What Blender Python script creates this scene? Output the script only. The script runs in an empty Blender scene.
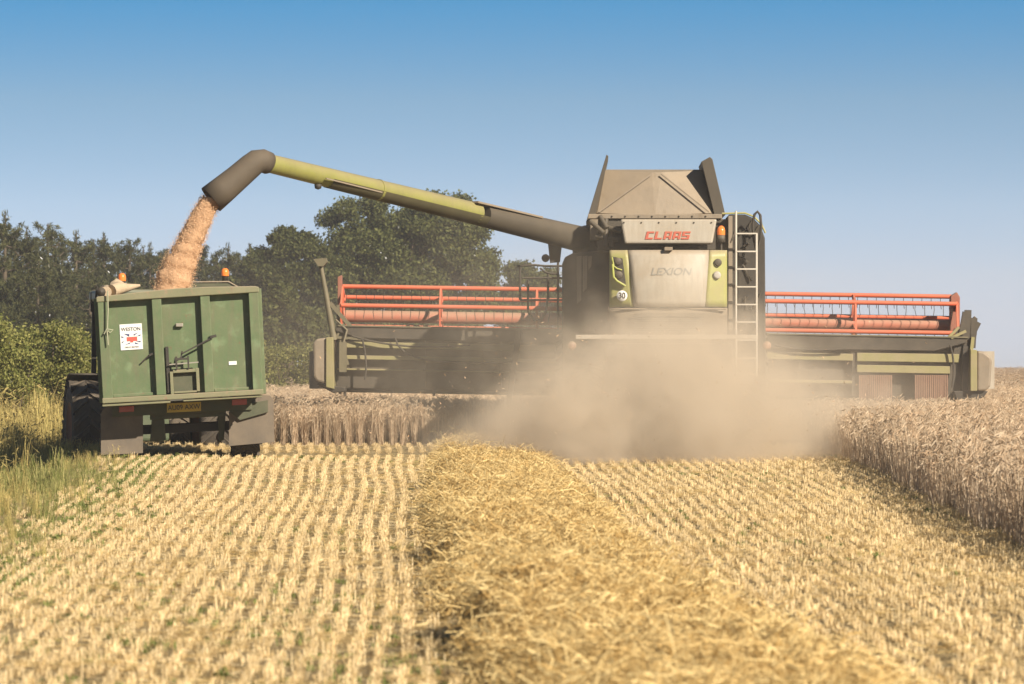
import bpy, math, random
import numpy as np
from mathutils import Vector, Matrix
R = math.radians
S = bpy.context.scene
COL = S.collection
rng = np.random.default_rng(7)
random.seed(7)

# ------------------------------------------------------------------ camera, sky, sun, exposure
F = 3700.0            # focal length in pixels of a 1024 px wide frame
CZ = 1.43             # camera height
HY = 362.0            # eye level in the picture
cam_d = bpy.data.cameras.new("camera"); cam = bpy.data.objects.new("camera", cam_d); COL.objects.link(cam)
cam_d.sensor_width = 36; cam_d.lens = F / 1024 * 36; cam_d.clip_end = 5000; cam_d.clip_start = 0.5
cam.location = (0, 0, CZ); cam.rotation_euler = (R(90) + math.atan((HY - 342) / F), 0, 0)
cam_d.dof.use_dof = True; cam_d.dof.focus_distance = 58; cam_d.dof.aperture_fstop = 5.6
S.camera = cam
SUN_AZ, SUN_EL = 180 - 40, 31       # clockwise from +Y (the view direction)
w = bpy.data.worlds.new("World"); S.world = w; w.use_nodes = True
nt = w.node_tree; nt.nodes.clear()
n_out = nt.nodes.new("ShaderNodeOutputWorld"); n_bg = nt.nodes.new("ShaderNodeBackground")
n_sky = nt.nodes.new("ShaderNodeTexSky"); n_sky.sky_type = 'NISHITA'; n_sky.sun_disc = False
n_sky.sun_elevation = R(SUN_EL); n_sky.sun_rotation = R(SUN_AZ)
n_sky.air_density = 1.0; n_sky.dust_density = 0.35; n_sky.ozone_density = 2.0; n_sky.altitude = 0
n_tc = nt.nodes.new("ShaderNodeTexCoord"); n_map = nt.nodes.new("ShaderNodeMapping")
n_map.inputs['Scale'].default_value = (1, 1, 5.5); n_map.inputs['Location'].default_value = (0, 0, .06)
nt.links.new(n_tc.outputs['Generated'], n_map.inputs['Vector']); nt.links.new(n_map.outputs[0], n_sky.inputs['Vector'])
# clear air overhead, paler towards the horizon: a tint by true elevation multiplies the sky model
n_sep = nt.nodes.new("ShaderNodeSeparateXYZ"); nt.links.new(n_tc.outputs['Generated'], n_sep.inputs[0])
n_el = nt.nodes.new("ShaderNodeMapRange"); n_el.inputs['From Max'].default_value = .4; nt.links.new(n_sep.outputs['Z'], n_el.inputs['Value'])
n_tint = nt.nodes.new("ShaderNodeValToRGB"); nt.links.new(n_el.outputs[0], n_tint.inputs['Fac'])
TINT = [(0, (.41, .365, .45)), (.0575, (.82, .61, .51)), (.105, (.94, .78, .635)), (.177, (.83, .87, .73)), (.2415, (.40, .90, .93)), (.36, (.36, .55, .55)), (1, (.27, .34, .36))]
for i_, (p_, c_) in enumerate(TINT):
    e_ = n_tint.color_ramp.elements[0] if i_ == 0 else (n_tint.color_ramp.elements[-1] if i_ == len(TINT) - 1 else n_tint.color_ramp.elements.new(p_))
    e_.position = p_; e_.color = (*c_, 1)
n_mul = nt.nodes.new("ShaderNodeMix"); n_mul.data_type = 'RGBA'; n_mul.blend_type = 'MULTIPLY'; n_mul.inputs['Factor'].default_value = 1
nt.links.new(n_sky.outputs[0], n_mul.inputs['A']); nt.links.new(n_tint.outputs[0], n_mul.inputs['B'])
nt.links.new(n_mul.outputs['Result'], n_bg.inputs['Color']); n_bg.inputs['Strength'].default_value = 0.15
nt.links.new(n_bg.outputs[0], n_out.inputs['Surface'])
sun_d = bpy.data.lights.new("sun", 'SUN'); sun = bpy.data.objects.new("sun", sun_d); COL.objects.link(sun)
sun_d.energy = 5.0; sun_d.angle = R(0.53); sun_d.color = (1, 0.91, 0.77)
sdir = Vector((math.sin(R(SUN_AZ)) * math.cos(R(SUN_EL)), math.cos(R(SUN_AZ)) * math.cos(R(SUN_EL)), math.sin(R(SUN_EL))))
sun.rotation_euler = sdir.to_track_quat('Z', 'Y').to_euler(); sun.location = sdir * 60
S.view_settings.view_transform = 'Standard'; S.view_settings.look = 'None'; S.view_settings.gamma = 1
S.view_settings.use_curve_mapping = False; S.view_settings.exposure = 0.75
S.cycles.use_denoising = True
S.cycles.max_bounces = 6; S.cycles.diffuse_bounces = 3; S.cycles.glossy_bounces = 2; S.cycles.transmission_bounces = 4
S.cycles.volume_bounces = 2; S.cycles.transparent_max_bounces = 8
S.cycles.volume_step_rate = 1.0; S.cycles.volume_max_steps = 256
S.cycles.caustics_reflective = False; S.cycles.caustics_refractive = False

# ------------------------------------------------------------------ materials
def lin(c): return tuple(((x / 255) / 12.92 if x / 255 <= .04045 else ((x / 255 + .055) / 1.055) ** 2.4) for x in c)
DUST = (0.33, 0.25, 0.165)
def mat(name, col, rough=.6, metal=0., dust=.0, var=.12, scale=6., bump=0., spec=.35, stain=None, coat=0., streak=0., rust=0.):
    m = bpy.data.materials.new(name); m.use_nodes = True
    t = m.node_tree; N = t.nodes; L = t.links; b = N['Principled BSDF']
    tc = N.new("ShaderNodeTexCoord")
    nz = N.new("ShaderNodeTexNoise"); nz.inputs['Scale'].default_value = scale; nz.inputs['Detail'].default_value = 6
    nz.inputs['Roughness'].default_value = .62
    L.new(tc.outputs['Object'], nz.inputs['Vector'])
    mx = N.new("ShaderNodeMix"); mx.data_type = 'RGBA'
    mx.inputs['A'].default_value = (*[max(0, c * (1 - var)) for c in col], 1)
    mx.inputs['B'].default_value = (*[min(1, c * (1 + var)) for c in col], 1)
    L.new(nz.outputs['Fac'], mx.inputs['Factor']); cur = mx.outputs['Result']
    if stain:
        n3 = N.new("ShaderNodeTexNoise"); n3.inputs['Scale'].default_value = scale * 2.3; n3.inputs['Detail'].default_value = 8
        L.new(tc.outputs['Object'], n3.inputs['Vector'])
        r3 = N.new("ShaderNodeMapRange"); r3.inputs['From Min'].default_value = .58; r3.inputs['From Max'].default_value = .72
        L.new(n3.outputs['Fac'], r3.inputs['Value'])
        m3 = N.new("ShaderNodeMix"); m3.data_type = 'RGBA'; m3.inputs['B'].default_value = (*stain, 1)
        L.new(r3.outputs[0], m3.inputs['Factor']); L.new(cur, m3.inputs['A']); cur = m3.outputs['Result']
    if streak:      # rain and dirt runs down the sheet
        mpg = N.new("ShaderNodeMapping"); mpg.inputs['Scale'].default_value = (9, 9, .8); L.new(tc.outputs['Object'], mpg.inputs['Vector'])
        n4 = N.new("ShaderNodeTexNoise"); n4.inputs['Scale'].default_value = 1.6; n4.inputs['Detail'].default_value = 7; n4.inputs['Roughness'].default_value = .65
        L.new(mpg.outputs[0], n4.inputs['Vector'])
        r4 = N.new("ShaderNodeMapRange"); r4.inputs['From Min'].default_value = .45; r4.inputs['From Max'].default_value = .75; r4.inputs['To Max'].default_value = streak
        L.new(n4.outputs['Fac'], r4.inputs['Value'])
        m4 = N.new("ShaderNodeMix"); m4.data_type = 'RGBA'; m4.inputs['B'].default_value = (.10, .075, .05, 1)
        L.new(r4.outputs[0], m4.inputs['Factor']); L.new(cur, m4.inputs['A']); cur = m4.outputs['Result']
    if rust:
        n5 = N.new("ShaderNodeTexNoise"); n5.inputs['Scale'].default_value = 7; n5.inputs['Detail'].default_value = 10; n5.inputs['Roughness'].default_value = .75
        L.new(tc.outputs['Object'], n5.inputs['Vector'])
        r5 = N.new("ShaderNodeMapRange"); r5.inputs['From Min'].default_value = .61; r5.inputs['From Max'].default_value = .68; r5.inputs['To Max'].default_value = rust
        L.new(n5.outputs['Fac'], r5.inputs['Value'])
        m5 = N.new("ShaderNodeMix"); m5.data_type = 'RGBA'; m5.inputs['B'].default_value = (.13, .055, .025, 1)
        L.new(r5.outputs[0], m5.inputs['Factor']); L.new(cur, m5.inputs['A']); cur = m5.outputs['Result']
    if dust > 0:
        geo = N.new("ShaderNodeNewGeometry"); sx = N.new("ShaderNodeSeparateXYZ"); L.new(geo.outputs['Normal'], sx.inputs[0])
        up = N.new("ShaderNodeMapRange"); up.inputs['From Min'].default_value = -.1; up.inputs['From Max'].default_value = .9
        up.inputs['To Max'].default_value = min(.45, dust * 1.6); L.new(sx.outputs['Z'], up.inputs['Value'])
        n2 = N.new("ShaderNodeTexNoise"); n2.inputs['Scale'].default_value = 2.6; n2.inputs['Detail'].default_value = 9
        n2.inputs['Roughness'].default_value = .7
        L.new(tc.outputs['Object'], n2.inputs['Vector'])
        r2 = N.new("ShaderNodeMapRange"); r2.inputs['From Min'].default_value = .3; r2.inputs['From Max'].default_value = .75
        r2.inputs['To Min'].default_value = dust * .45; r2.inputs['To Max'].default_value = min(1, dust * 1.35)
        L.new(n2.outputs['Fac'], r2.inputs['Value'])
        ad = N.new("ShaderNodeMath"); ad.operation = 'ADD'; ad.use_clamp = True
        L.new(r2.outputs[0], ad.inputs[0]); L.new(up.outputs[0], ad.inputs[1])
        m2 = N.new("ShaderNodeMix"); m2.data_type = 'RGBA'; m2.inputs['B'].default_value = (*DUST, 1)
        L.new(ad.outputs[0], m2.inputs['Factor']); L.new(cur, m2.inputs['A']); cur = m2.outputs['Result']
    L.new(cur, b.inputs['Base Color'])
    b.inputs['Roughness'].default_value = rough; b.inputs['Metallic'].default_value = metal
    b.inputs['Specular IOR Level'].default_value = spec; b.inputs['Coat Weight'].default_value = coat
    if bump:
        bp = N.new("ShaderNodeBump"); bp.inputs['Strength'].default_value = bump; bp.inputs['Distance'].default_value = .02
        nb = N.new("ShaderNodeTexNoise"); nb.inputs['Scale'].default_value = scale * 5; nb.inputs['Detail'].default_value = 5
        L.new(tc.outputs['Object'], nb.inputs['Vector']); L.new(nb.outputs['Fac'], bp.inputs['Height']); L.new(bp.outputs[0], b.inputs['Normal'])
    return m

def plant_mat(name, cols, trans=.25, rough=.75, hue=None):
    """blade / leaf material: colour picked per blade, then varied per clump"""
    m = bpy.data.materials.new(name); m.use_nodes = True
    t = m.node_tree; N = t.nodes; L = t.links; b = N['Principled BSDF']; out = N['Material Output']
    g = N.new("ShaderNodeNewGeometry"); cr = N.new("ShaderNodeValToRGB")
    e = cr.color_ramp.elements
    for i, c in enumerate(cols):
        p = i / (len(cols) - 1)
        el = e[0] if i == 0 else (e[1] if i == len(cols) - 1 else e.new(p))
        el.position = p; el.color = (*c, 1)
    L.new(g.outputs['Random Per Island'], cr.inputs['Fac'])
    oi = N.new("ShaderNodeObjectInfo"); mr = N.new("ShaderNodeMapRange")
    mr.inputs['To Min'].default_value = .84; mr.inputs['To Max'].default_value = 1.14
    L.new(oi.outputs['Random'], mr.inputs['Value'])
    hs = N.new("ShaderNodeHueSaturation"); L.new(cr.outputs[0], hs.inputs['Color']); L.new(mr.outputs[0], hs.inputs['Value'])
    L.new(hs.outputs[0], b.inputs['Base Color']); b.inputs['Roughness'].default_value = rough
    b.inputs['Specular IOR Level'].default_value = .25
    if trans:
        tr = N.new("ShaderNodeBsdfTranslucent"); ms = N.new("ShaderNodeMixShader"); ms.inputs[0].default_value = trans
        L.new(hs.outputs[0], tr.inputs['Color']); L.new(b.outputs[0], ms.inputs[1]); L.new(tr.outputs[0], ms.inputs[2])
        L.new(ms.outputs[0], out.inputs['Surface'])
    return m

M = {}
M['lime'] = mat('lime_paint', (.33, .37, .055), .45, dust=.5, coat=.1)
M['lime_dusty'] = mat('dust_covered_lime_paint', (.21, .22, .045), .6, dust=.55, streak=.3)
M['auger'] = mat('auger_lime_paint', (.21, .22, .032), .42, dust=.25, scale=2, var=.3, coat=.15, streak=.3)
M['lime_clean'] = mat('bright_lime_paint', (.36, .41, .05), .45, dust=.25)
M['cream'] = mat('dusty_white_paint', (.45, .42, .355), .5, dust=.45, scale=2, streak=.35)
M['tank'] = mat('dusty_galvanised_sheet', (.19, .158, .12), .6, dust=.4, scale=2, var=.3, stain=(.14, .105, .07), streak=.45, bump=.25)
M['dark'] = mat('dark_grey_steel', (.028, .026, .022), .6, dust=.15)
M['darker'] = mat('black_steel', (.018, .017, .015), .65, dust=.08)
M['auger_dark'] = mat('dark_brown_grey_steel', (.06, .05, .036), .6, dust=.07)
M['spout'] = mat('brown_spout_steel', (.075, .058, .04), .75, dust=.06, streak=.3)
M['red'] = mat('orange_red_reel_paint', (.66, .11, .045), .5, dust=.18)
M['dark_red'] = mat('dark_red_arm_paint', (.25, .05, .03), .6, dust=.3)
M['redtube'] = mat('faded_red_reel_tube', (.5, .12, .07), .6, dust=.4)
M['brush'] = mat('brown_brush_strips', (.22, .10, .07), .9, dust=.3, scale=40, var=.5)
M['white'] = mat('white_ladder_paint', (.62, .58, .50), .5, dust=.35)
M['olive'] = mat('dusty_olive_steel', (.09, .085, .045), .6, dust=.25)
M['trough'] = mat('dark_brown_trough_steel', (.05, .045, .02), .6, dust=.10)  # dark steel of the separate shell along the auger's lower half
M['letter_red'] = mat('red_letters', (.50, .07, .04), .5, dust=.25)
M['letter_grey'] = mat('grey_letters', (.26, .25, .22), .5, dust=.2)
M['letter_black'] = mat('black_letters', (.03, .03, .03), .5, dust=.1)
M['sticker'] = mat('white_sticker', (.75, .74, .7), .5, dust=.12)
M['sticker_blue'] = mat('navy_print', (.05, .06, .14), .5)
M['sticker_red'] = mat('red_print', (.6, .1, .07), .5)
M['tyre'] = mat('black_tyre_rubber', (.022, .021, .02), .85, dust=.15, bump=.3)
M['rim'] = mat('dark_red_rim', (.2, .05, .03), .6, dust=.3)
M['rim_pale'] = mat('pale_rim', (.45, .42, .36), .6, dust=.4)
M['green'] = mat('green_trailer_paint', (.045, .115, .040), .5, bump=.12, dust=.25, scale=2.2, var=.2, stain=(.10, .2, .09), streak=.45, rust=.9)
M['green_edge'] = mat('worn_green_edge', (.11, .14, .065), .6, dust=.38, stain=(.2, .14, .08), rust=.8)
M['chassis'] = mat('grimy_green_chassis', (.03, .05, .026), .7, dust=.2, rust=.7)
M['flap'] = mat('grey_rubber_mudflap', (.06, .055, .05), .8, dust=.35, scale=3, streak=.3)
M['plate'] = mat('yellow_plate', (.66, .44, .04), .5, dust=.2)
M['steelwire'] = mat('bare_steel', (.35, .33, .28), .45, metal=.4, dust=.3)
M['canvas'] = mat('beige_canvas_sheet', (.42, .32, .21), .9, var=.3, scale=12, bump=.4)
M['rope'] = mat('pale_rope', (.3, .3, .2), .9)
M['cab_paint'] = mat('dark_green_tractor_paint', (.03, .07, .035), .45, dust=.2)
M['lens_red'] = mat('red_lamp_lens', (.45, .04, .02), .25, dust=.25)
M['lens_dusty'] = mat('dust_covered_red_lens', (.32, .09, .05), .5, dust=.5)
M['lens_orange'] = mat('amber_lamp_lens', (.85, .2, .03), .2, dust=.05)
M['lens_clear'] = mat('pale_lamp_lens', (.5, .47, .42), .2, dust=.3)
gl = mat('dusty_glass', (.05, .06, .06), .1, dust=.15); M['glass'] = gl
M['bark'] = mat('bark', (.10, .075, .05), .9, bump=.6, var=.3)
M['soil'] = mat('soil', (.2, .15, .09), .95)

# ------------------------------------------------------------------ mesh building
class MB:
    def __init__(s): s.v = []; s.f = []; s.sm = []; s.p = []
    def cut(s): s.p.append((len(s.v), len(s.f)))
    def add(s, vs, fs, smooth=False):
        o = len(s.v); s.v += [tuple(v) for v in vs]; s.f += [tuple(o + i for i in f) for f in fs]; s.sm += [smooth] * len(fs); return s
    def box(s, a, b):
        s.cut()
        (x0, y0, z0), (x1, y1, z1) = a, b
        vs = [(x0, y0, z0), (x1, y0, z0), (x1, y1, z0), (x0, y1, z0), (x0, y0, z1), (x1, y0, z1), (x1, y1, z1), (x0, y1, z1)]
        return s.add(vs, [(0, 3, 2, 1), (4, 5, 6, 7), (0, 1, 5, 4), (1, 2, 6, 5), (2, 3, 7, 6), (3, 0, 4, 7)])
    def prism(s, poly, d):
        """poly: list of 3-D points of one face, d: offset vector of the opposite face"""
        if not (s.p and s.p[-1] == (len(s.v), len(s.f))): s.cut()
        n = len(poly); p = [Vector(q) for q in poly]; d = Vector(d)
        nrm = Vector((0, 0, 0))
        for i in range(n): nrm += (p[i] - p[0]).cross(p[(i + 1) % n] - p[0])
        if nrm.dot(d) > 0: p.reverse()
        vs = p + [q + d for q in p]
        return s.add(vs, [tuple(range(n)), tuple(range(2 * n - 1, n - 1, -1))] + [(i, i + n, (i + 1) % n + n, (i + 1) % n) for i in range(n)])
    def bar(s, a, b, wx, wy=None):
        s.cut()
        wy = wy or wx; a = Vector(a); b = Vector(b); d = (b - a).normalized()
        u = d.cross(Vector((0, 0, 1))); u = u.normalized() if u.length > 1e-4 else Vector((1, 0, 0)); v = d.cross(u).normalized()
        q = [a + u * sx * wx / 2 + v * sy * wy / 2 for sx, sy in ((-1, -1), (1, -1), (1, 1), (-1, 1))]
        return s.prism(q, b - a)
    def tube(s, pts, r, n=12, cap=True):
        s.cut()
        pts = [Vector(p) for p in pts]; k = len(pts); rs = r if hasattr(r, '__len__') else [r] * k
        vs = []; u = None
        for i, p in enumerate(pts):
            d = (pts[min(i + 1, k - 1)] - pts[max(i - 1, 0)]).normalized()
            if u is None: u = d.cross(Vector((0, 0, 1))); u = u if u.length > 1e-3 else d.cross(Vector((0, 1, 0)))
            u = (u - d * u.dot(d)).normalized(); v = d.cross(u)
            vs += [p + (u * math.cos(2 * math.pi * j / n) + v * math.sin(2 * math.pi * j / n)) * rs[i] for j in range(n)]
        fs = [(i * n + j, i * n + (j + 1) % n, (i + 1) * n + (j + 1) % n, (i + 1) * n + j) for i in range(k - 1) for j in range(n)]
        s.add(vs, fs, True)
        if cap: s.add(vs[:n], [tuple(range(n - 1, -1, -1))]); s.add(vs[-n:], [tuple(range(n))])
        return s
    def lathe(s, prof, c, axis='z', n=20):
        s.cut()
        """prof: (radius, height) pairs along the axis"""
        c = Vector(c); vs = []
        for (r, h) in prof:
            for j in range(n):
                a = 2 * math.pi * j / n; x, y = r * math.cos(a), r * math.sin(a)
                vs.append(c + Vector({'z': (x, y, h), 'x': (h, x, y), 'y': (x, -h, y)}[axis] if axis != 'y' else (x, h, -y)))
        k = len(prof)
        return s.add(vs, [(i * n + j, i * n + (j + 1) % n, (i + 1) * n + (j + 1) % n, (i + 1) * n + j) for i in range(k - 1) for j in range(n)], True)
    def patch(s, fn, nu, nv, smooth=True):
        s.cut()
        vs = [fn(i / nu, j / nv) for j in range(nv + 1) for i in range(nu + 1)]
        return s.add(vs, [(j * (nu + 1) + i, j * (nu + 1) + i + 1, (j + 1) * (nu + 1) + i + 1, (j + 1) * (nu + 1) + i) for j in range(nv) for i in range(nu)], smooth)
    def build(s, name, m, parent=None, bevel=0., solid=0., label=None, link=True):
        me = bpy.data.meshes.new(name); me.from_pydata(s.v, [], s.f); me.polygons.foreach_set('use_smooth', s.sm)
        if isinstance(m, str): m = M[m]
        me.materials.append(m); me.update()
        o = bpy.data.objects.new(name, me)
        if link: COL.objects.link(o)
        if parent: o.parent = parent
        if solid: md = o.modifiers.new('solid', 'SOLIDIFY'); md.thickness = solid; md.offset = 1
        if bevel: md = o.modifiers.new('bevel', 'BEVEL'); md.width = bevel; md.segments = 2; md.limit_method = 'ANGLE'; md.angle_limit = R(40)
        if label: o['label'] = label
        return o
def build_each(mb, name, m, parent=None, bevel=0., solid=0.):
    """every box, bar, tube ... of the collector becomes a part of its own"""
    cuts = mb.p + [(len(mb.v), len(mb.f))]; out = []
    for (v0, f0), (v1, f1) in zip(cuts[:-1], cuts[1:]):
        if f1 == f0: continue
        q = MB(); q.v = mb.v[v0:v1]; q.f = [tuple(i - v0 for i in f) for f in mb.f[f0:f1]]; q.sm = mb.sm[f0:f1]
        out.append(q.build(name, m, parent, bevel, solid))
    return out
def empty(name, label, cat, loc=(0, 0, 0), rz=0, group=None):
    o = bpy.data.objects.new(name, None); COL.objects.link(o); o.location = loc; o.rotation_euler = (0, 0, rz); o.empty_display_size = .3
    o['label'] = label; o['category'] = cat
    if group: o['group'] = group
    return o
def stuff(o, label, cat): o['kind'] = 'stuff'; o['label'] = label; o['category'] = cat; return o
def structure(o, label=None, cat=None):
    o['kind'] = 'structure'
    if label: o['label'] = label; o['category'] = cat
    return o
def np_mesh(name, V, Fq, m, smooth=False, parent=None, link=True):
    """numpy quads -> mesh object"""
    me = bpy.data.meshes.new(name); V = np.asarray(V, np.float32); Fq = np.asarray(Fq, np.int32); k = Fq.shape[1]
    me.vertices.add(len(V)); me.vertices.foreach_set('co', V.ravel())
    me.loops.add(Fq.size); me.loops.foreach_set('vertex_index', Fq.ravel())
    me.polygons.add(len(Fq)); me.polygons.foreach_set('loop_start', np.arange(0, Fq.size, k, dtype=np.int32))
    me.polygons.foreach_set('loop_total', np.full(len(Fq), k, np.int32))
    me.polygons.foreach_set('use_smooth', np.full(len(Fq), smooth))
    me.update(calc_edges=True); me.validate()
    me.materials.append(m)
    o = bpy.data.objects.new(name, me)
    if link: COL.objects.link(o)
    if parent: o.parent = parent
    return o
class Frame:
    """local axes of a vehicle: root at (x0, y0), heading turned by yaw; P() gives the local point seen at a pixel at local depth d"""
    def __init__(s, x0, y0, yaw): s.x0, s.y0, s.yaw = x0, y0, yaw
    def P(s, px, py, d):
        X = 0; lx = 0
        for _ in range(4):
            Y = s.y0 + d * math.cos(s.yaw) + lx * math.sin(s.yaw)
            X = (px - 512) / F * Y
            lx = (X - s.x0 + d * math.sin(s.yaw)) / math.cos(s.yaw)
        return Vector((lx, d, CZ + (HY - py) / F * Y))
    def poly(s, pts, d): return [s.P(x, y, d) for x, y in pts]
def text_mesh(body, size, m, name, parent, loc, sx=1., shear=0., bold=0., depth=.004):
    cu = bpy.data.curves.new(name, 'FONT'); cu.body = body; cu.size = size; cu.extrude = depth; cu.align_x = 'CENTER'; cu.align_y = 'CENTER'
    cu.shear = shear; cu.offset = bold
    o = bpy.data.objects.new(name + '_curve', cu); COL.objects.link(o)
    dg = bpy.context.evaluated_depsgraph_get(); me = bpy.data.meshes.new_from_object(o.evaluated_get(dg))
    bpy.data.objects.remove(o); me.name = name; me.materials.clear(); me.materials.append(M[m])
    r = bpy.data.objects.new(name, me); COL.objects.link(r); r.parent = parent; r.location = loc
    r.rotation_euler = (R(90), 0, 0); r.scale = (sx, 1, 1)
    return r
def sstep(a, b, x): t = np.clip((x - a) / (b - a), 0, 1); return t * t * (3 - 2 * t)

# ------------------------------------------------------------------ ground
def grassline(Y): return -3.75 - (np.asarray(Y, float) - 26.7) * .066
def terrain(X, Y):   # level field, the verge falls away on the left
    X = np.asarray(X, float); Y = np.asarray(Y, float)
    d = grassline(Y) - X
    z = -.46 * sstep(.35, 2.3, d) + .05 * sstep(0, 2, d) * np.sin(X * 2.1 + Y * .7) * np.cos(Y * 1.3)
    z = z + .022 * np.sin(X * .9 + 1) * np.sin(Y * .23)
    z = z - .05 * np.exp(-((Y - 57.5) / 1.8) ** 2) * sstep(-4.6, -4.0, X) * sstep(-.6, -1.4, X)
    z = np.where(Y > 450, z - (Y - 450) * .004, z)
    return z
ys = np.concatenate([np.linspace(-40, 12, 8), np.linspace(13, 72, 160), np.linspace(74, 140, 40), np.linspace(150, 900, 40)])
xs = np.concatenate([np.linspace(-420, -22, 14), np.linspace(-20, 20, 140), np.linspace(22, 420, 14)])
gx, gy = np.meshgrid(xs, ys); gz = terrain(gx, gy)
nx, ny = len(xs), len(ys); idx = np.arange(nx * ny).reshape(ny, nx)
quad = np.stack([idx[:-1, :-1], idx[:-1, 1:], idx[1:, 1:], idx[1:, :-1]], -1).reshape(-1, 4)
gm = bpy.data.materials.new('stubble_soil'); gm.use_nodes = True
t = gm.node_tree; N = t.nodes; L = t.links; b = N['Principled BSDF']; b.inputs['Roughness'].default_value = .95; b.inputs['Specular IOR Level'].default_value = .1
tc = N.new("ShaderNodeTexCoord"); n1 = N.new("ShaderNodeTexNoise"); n1.inputs['Scale'].default_value = 14; n1.inputs['Detail'].default_value = 10; n1.inputs['Roughness'].default_value = .75
L.new(tc.outputs['Object'], n1.inputs['Vector']); cr = N.new("ShaderNodeValToRGB"); L.new(n1.outputs['Fac'], cr.inputs['Fac'])
cr.color_ramp.elements[0].position = .36; cr.color_ramp.elements[0].color = (.13, .10, .052, 1)
cr.color_ramp.elements[1].position = .64; cr.color_ramp.elements[1].color = (.50, .37, .185, 1)
bp = N.new("ShaderNodeBump"); bp.inputs['Strength'].default_value = .8; bp.inputs['Distance'].default_value = .04
L.new(n1.outputs['Fac'], bp.inputs['Height']); L.new(bp.outputs[0], b.inputs['Normal']); L.new(cr.outputs[0], b.inputs['Base Color'])
structure(np_mesh('ground', np.stack([gx, gy, gz], -1).reshape(-1, 3), quad, gm, True), 'straw littered brown soil of the harvested field', 'ground')

# ------------------------------------------------------------------ scattering (one object per kind of cover)
def scatter(name, pts, rot, scl, var, protos):
    n = len(pts); me = bpy.data.meshes.new(name); me.vertices.add(n); me.vertices.foreach_set('co', np.asarray(pts, np.float32).ravel())
    a = me.attributes.new('rot', 'FLOAT_VECTOR', 'POINT'); a.data.foreach_set('vector', np.asarray(rot, np.float32).ravel())
    a = me.attributes.new('scl', 'FLOAT_VECTOR', 'POINT'); a.data.foreach_set('vector', np.asarray(scl, np.float32).ravel())
    a = me.attributes.new('kind_id', 'INT', 'POINT'); a.data.foreach_set('value', np.asarray(var, np.int32))
    o = bpy.data.objects.new(name, me); COL.objects.link(o)
    g = bpy.data.node_groups.new(name + '_nodes', 'GeometryNodeTree')
    g.interface.new_socket('Geometry', in_out='INPUT', socket_type='NodeSocketGeometry'); g.interface.new_socket('Geometry', in_out='OUTPUT', socket_type='NodeSocketGeometry')
    gi = g.nodes.new('NodeGroupInput'); go = g.nodes.new('NodeGroupOutput'); j = g.nodes.new('GeometryNodeJoinGeometry')
    def attr(nm, ty):
        q = g.nodes.new('GeometryNodeInputNamedAttribute'); q.data_type = ty; q.inputs['Name'].default_value = nm
        return [s for s in q.outputs if s.enabled and s.name == 'Attribute'][0]
    ra, sa, va = attr('rot', 'FLOAT_VECTOR'), attr('scl', 'FLOAT_VECTOR'), attr('kind_id', 'INT')
    for i, p in enumerate(protos):
        oi = g.nodes.new('GeometryNodeObjectInfo'); oi.inputs['Object'].default_value = p; oi.inputs['As Instance'].default_value = True
        cmp_ = g.nodes.new('FunctionNodeCompare'); cmp_.data_type = 'INT'; cmp_.operation = 'EQUAL'
        ins = [s for s in cmp_.inputs if s.enabled]
        g.links.new(va, ins[0]); ins[1].default_value = i
        ip = g.nodes.new('GeometryNodeInstanceOnPoints')
        g.links.new(gi.outputs[0], ip.inputs['Points']); g.links.new(cmp_.outputs[0], ip.inputs['Selection'])
        g.links.new(oi.outputs['Geometry'], ip.inputs['Instance']); g.links.new(ra, ip.inputs['Rotation']); g.links.new(sa, ip.inputs['Scale'])
        g.links.new(ip.outputs[0], j.inputs[0])
    g.links.new(j.outputs[0], go.inputs[0])
    md = o.modifiers.new('scatter', 'NODES'); md.node_group = g
    return o
def strips(name, specs, m):
    """specs: list of (list of centre points, list of widths, side vector): flat blades in one clump mesh (not linked: only instanced)"""
    V = []; Fq = []
    for pts, wd, side in specs:
        o = len(V); sv = Vector(side)
        for p, wv in zip(pts, wd): V += [Vector(p) - sv * wv / 2, Vector(p) + sv * wv / 2]
        Fq += [(o + 2 * i, o + 2 * i + 1, o + 2 * i + 3, o + 2 * i + 2) for i in range(len(pts) - 1)]
    return np_mesh(name, [tuple(v) for v in V], Fq, m, link=False)
def rdir(): a = random.uniform(0, 2 * math.pi); return Vector((math.cos(a), math.sin(a), 0))
U = random.uniform

STRAW = [(.54, .365, .15), (.70, .495, .225), (.79, .595, .30), (.62, .435, .185), (.86, .69, .41)]
M['stubble'] = plant_mat('stubble_straw', STRAW, .15)
M['windrow'] = plant_mat('golden_straw', [(.40, .235, .065), (.68, .44, .145), (.80, .56, .21), (.56, .35, .105), (.87, .68, .33)], .2)
M['wheat'] = plant_mat('ripe_wheat', [(.44, .30, .18), (.60, .435, .275), (.69, .53, .35), (.52, .375, .225), (.78, .64, .46)], .25)
M['grass_dry'] = plant_mat('dry_grass', [(.50, .38, .14), (.66, .51, .22), (.76, .62, .32), (.48, .40, .14)], .3)
M['grass_green'] = plant_mat('green_grass', [(.14, .17, .035), (.24, .26, .06), (.36, .34, .10), (.46, .40, .16)], .3)
M['weed'] = plant_mat('weed_leaves', [(.12, .17, .035), (.20, .25, .06), (.30, .31, .10)], .3)

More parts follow.
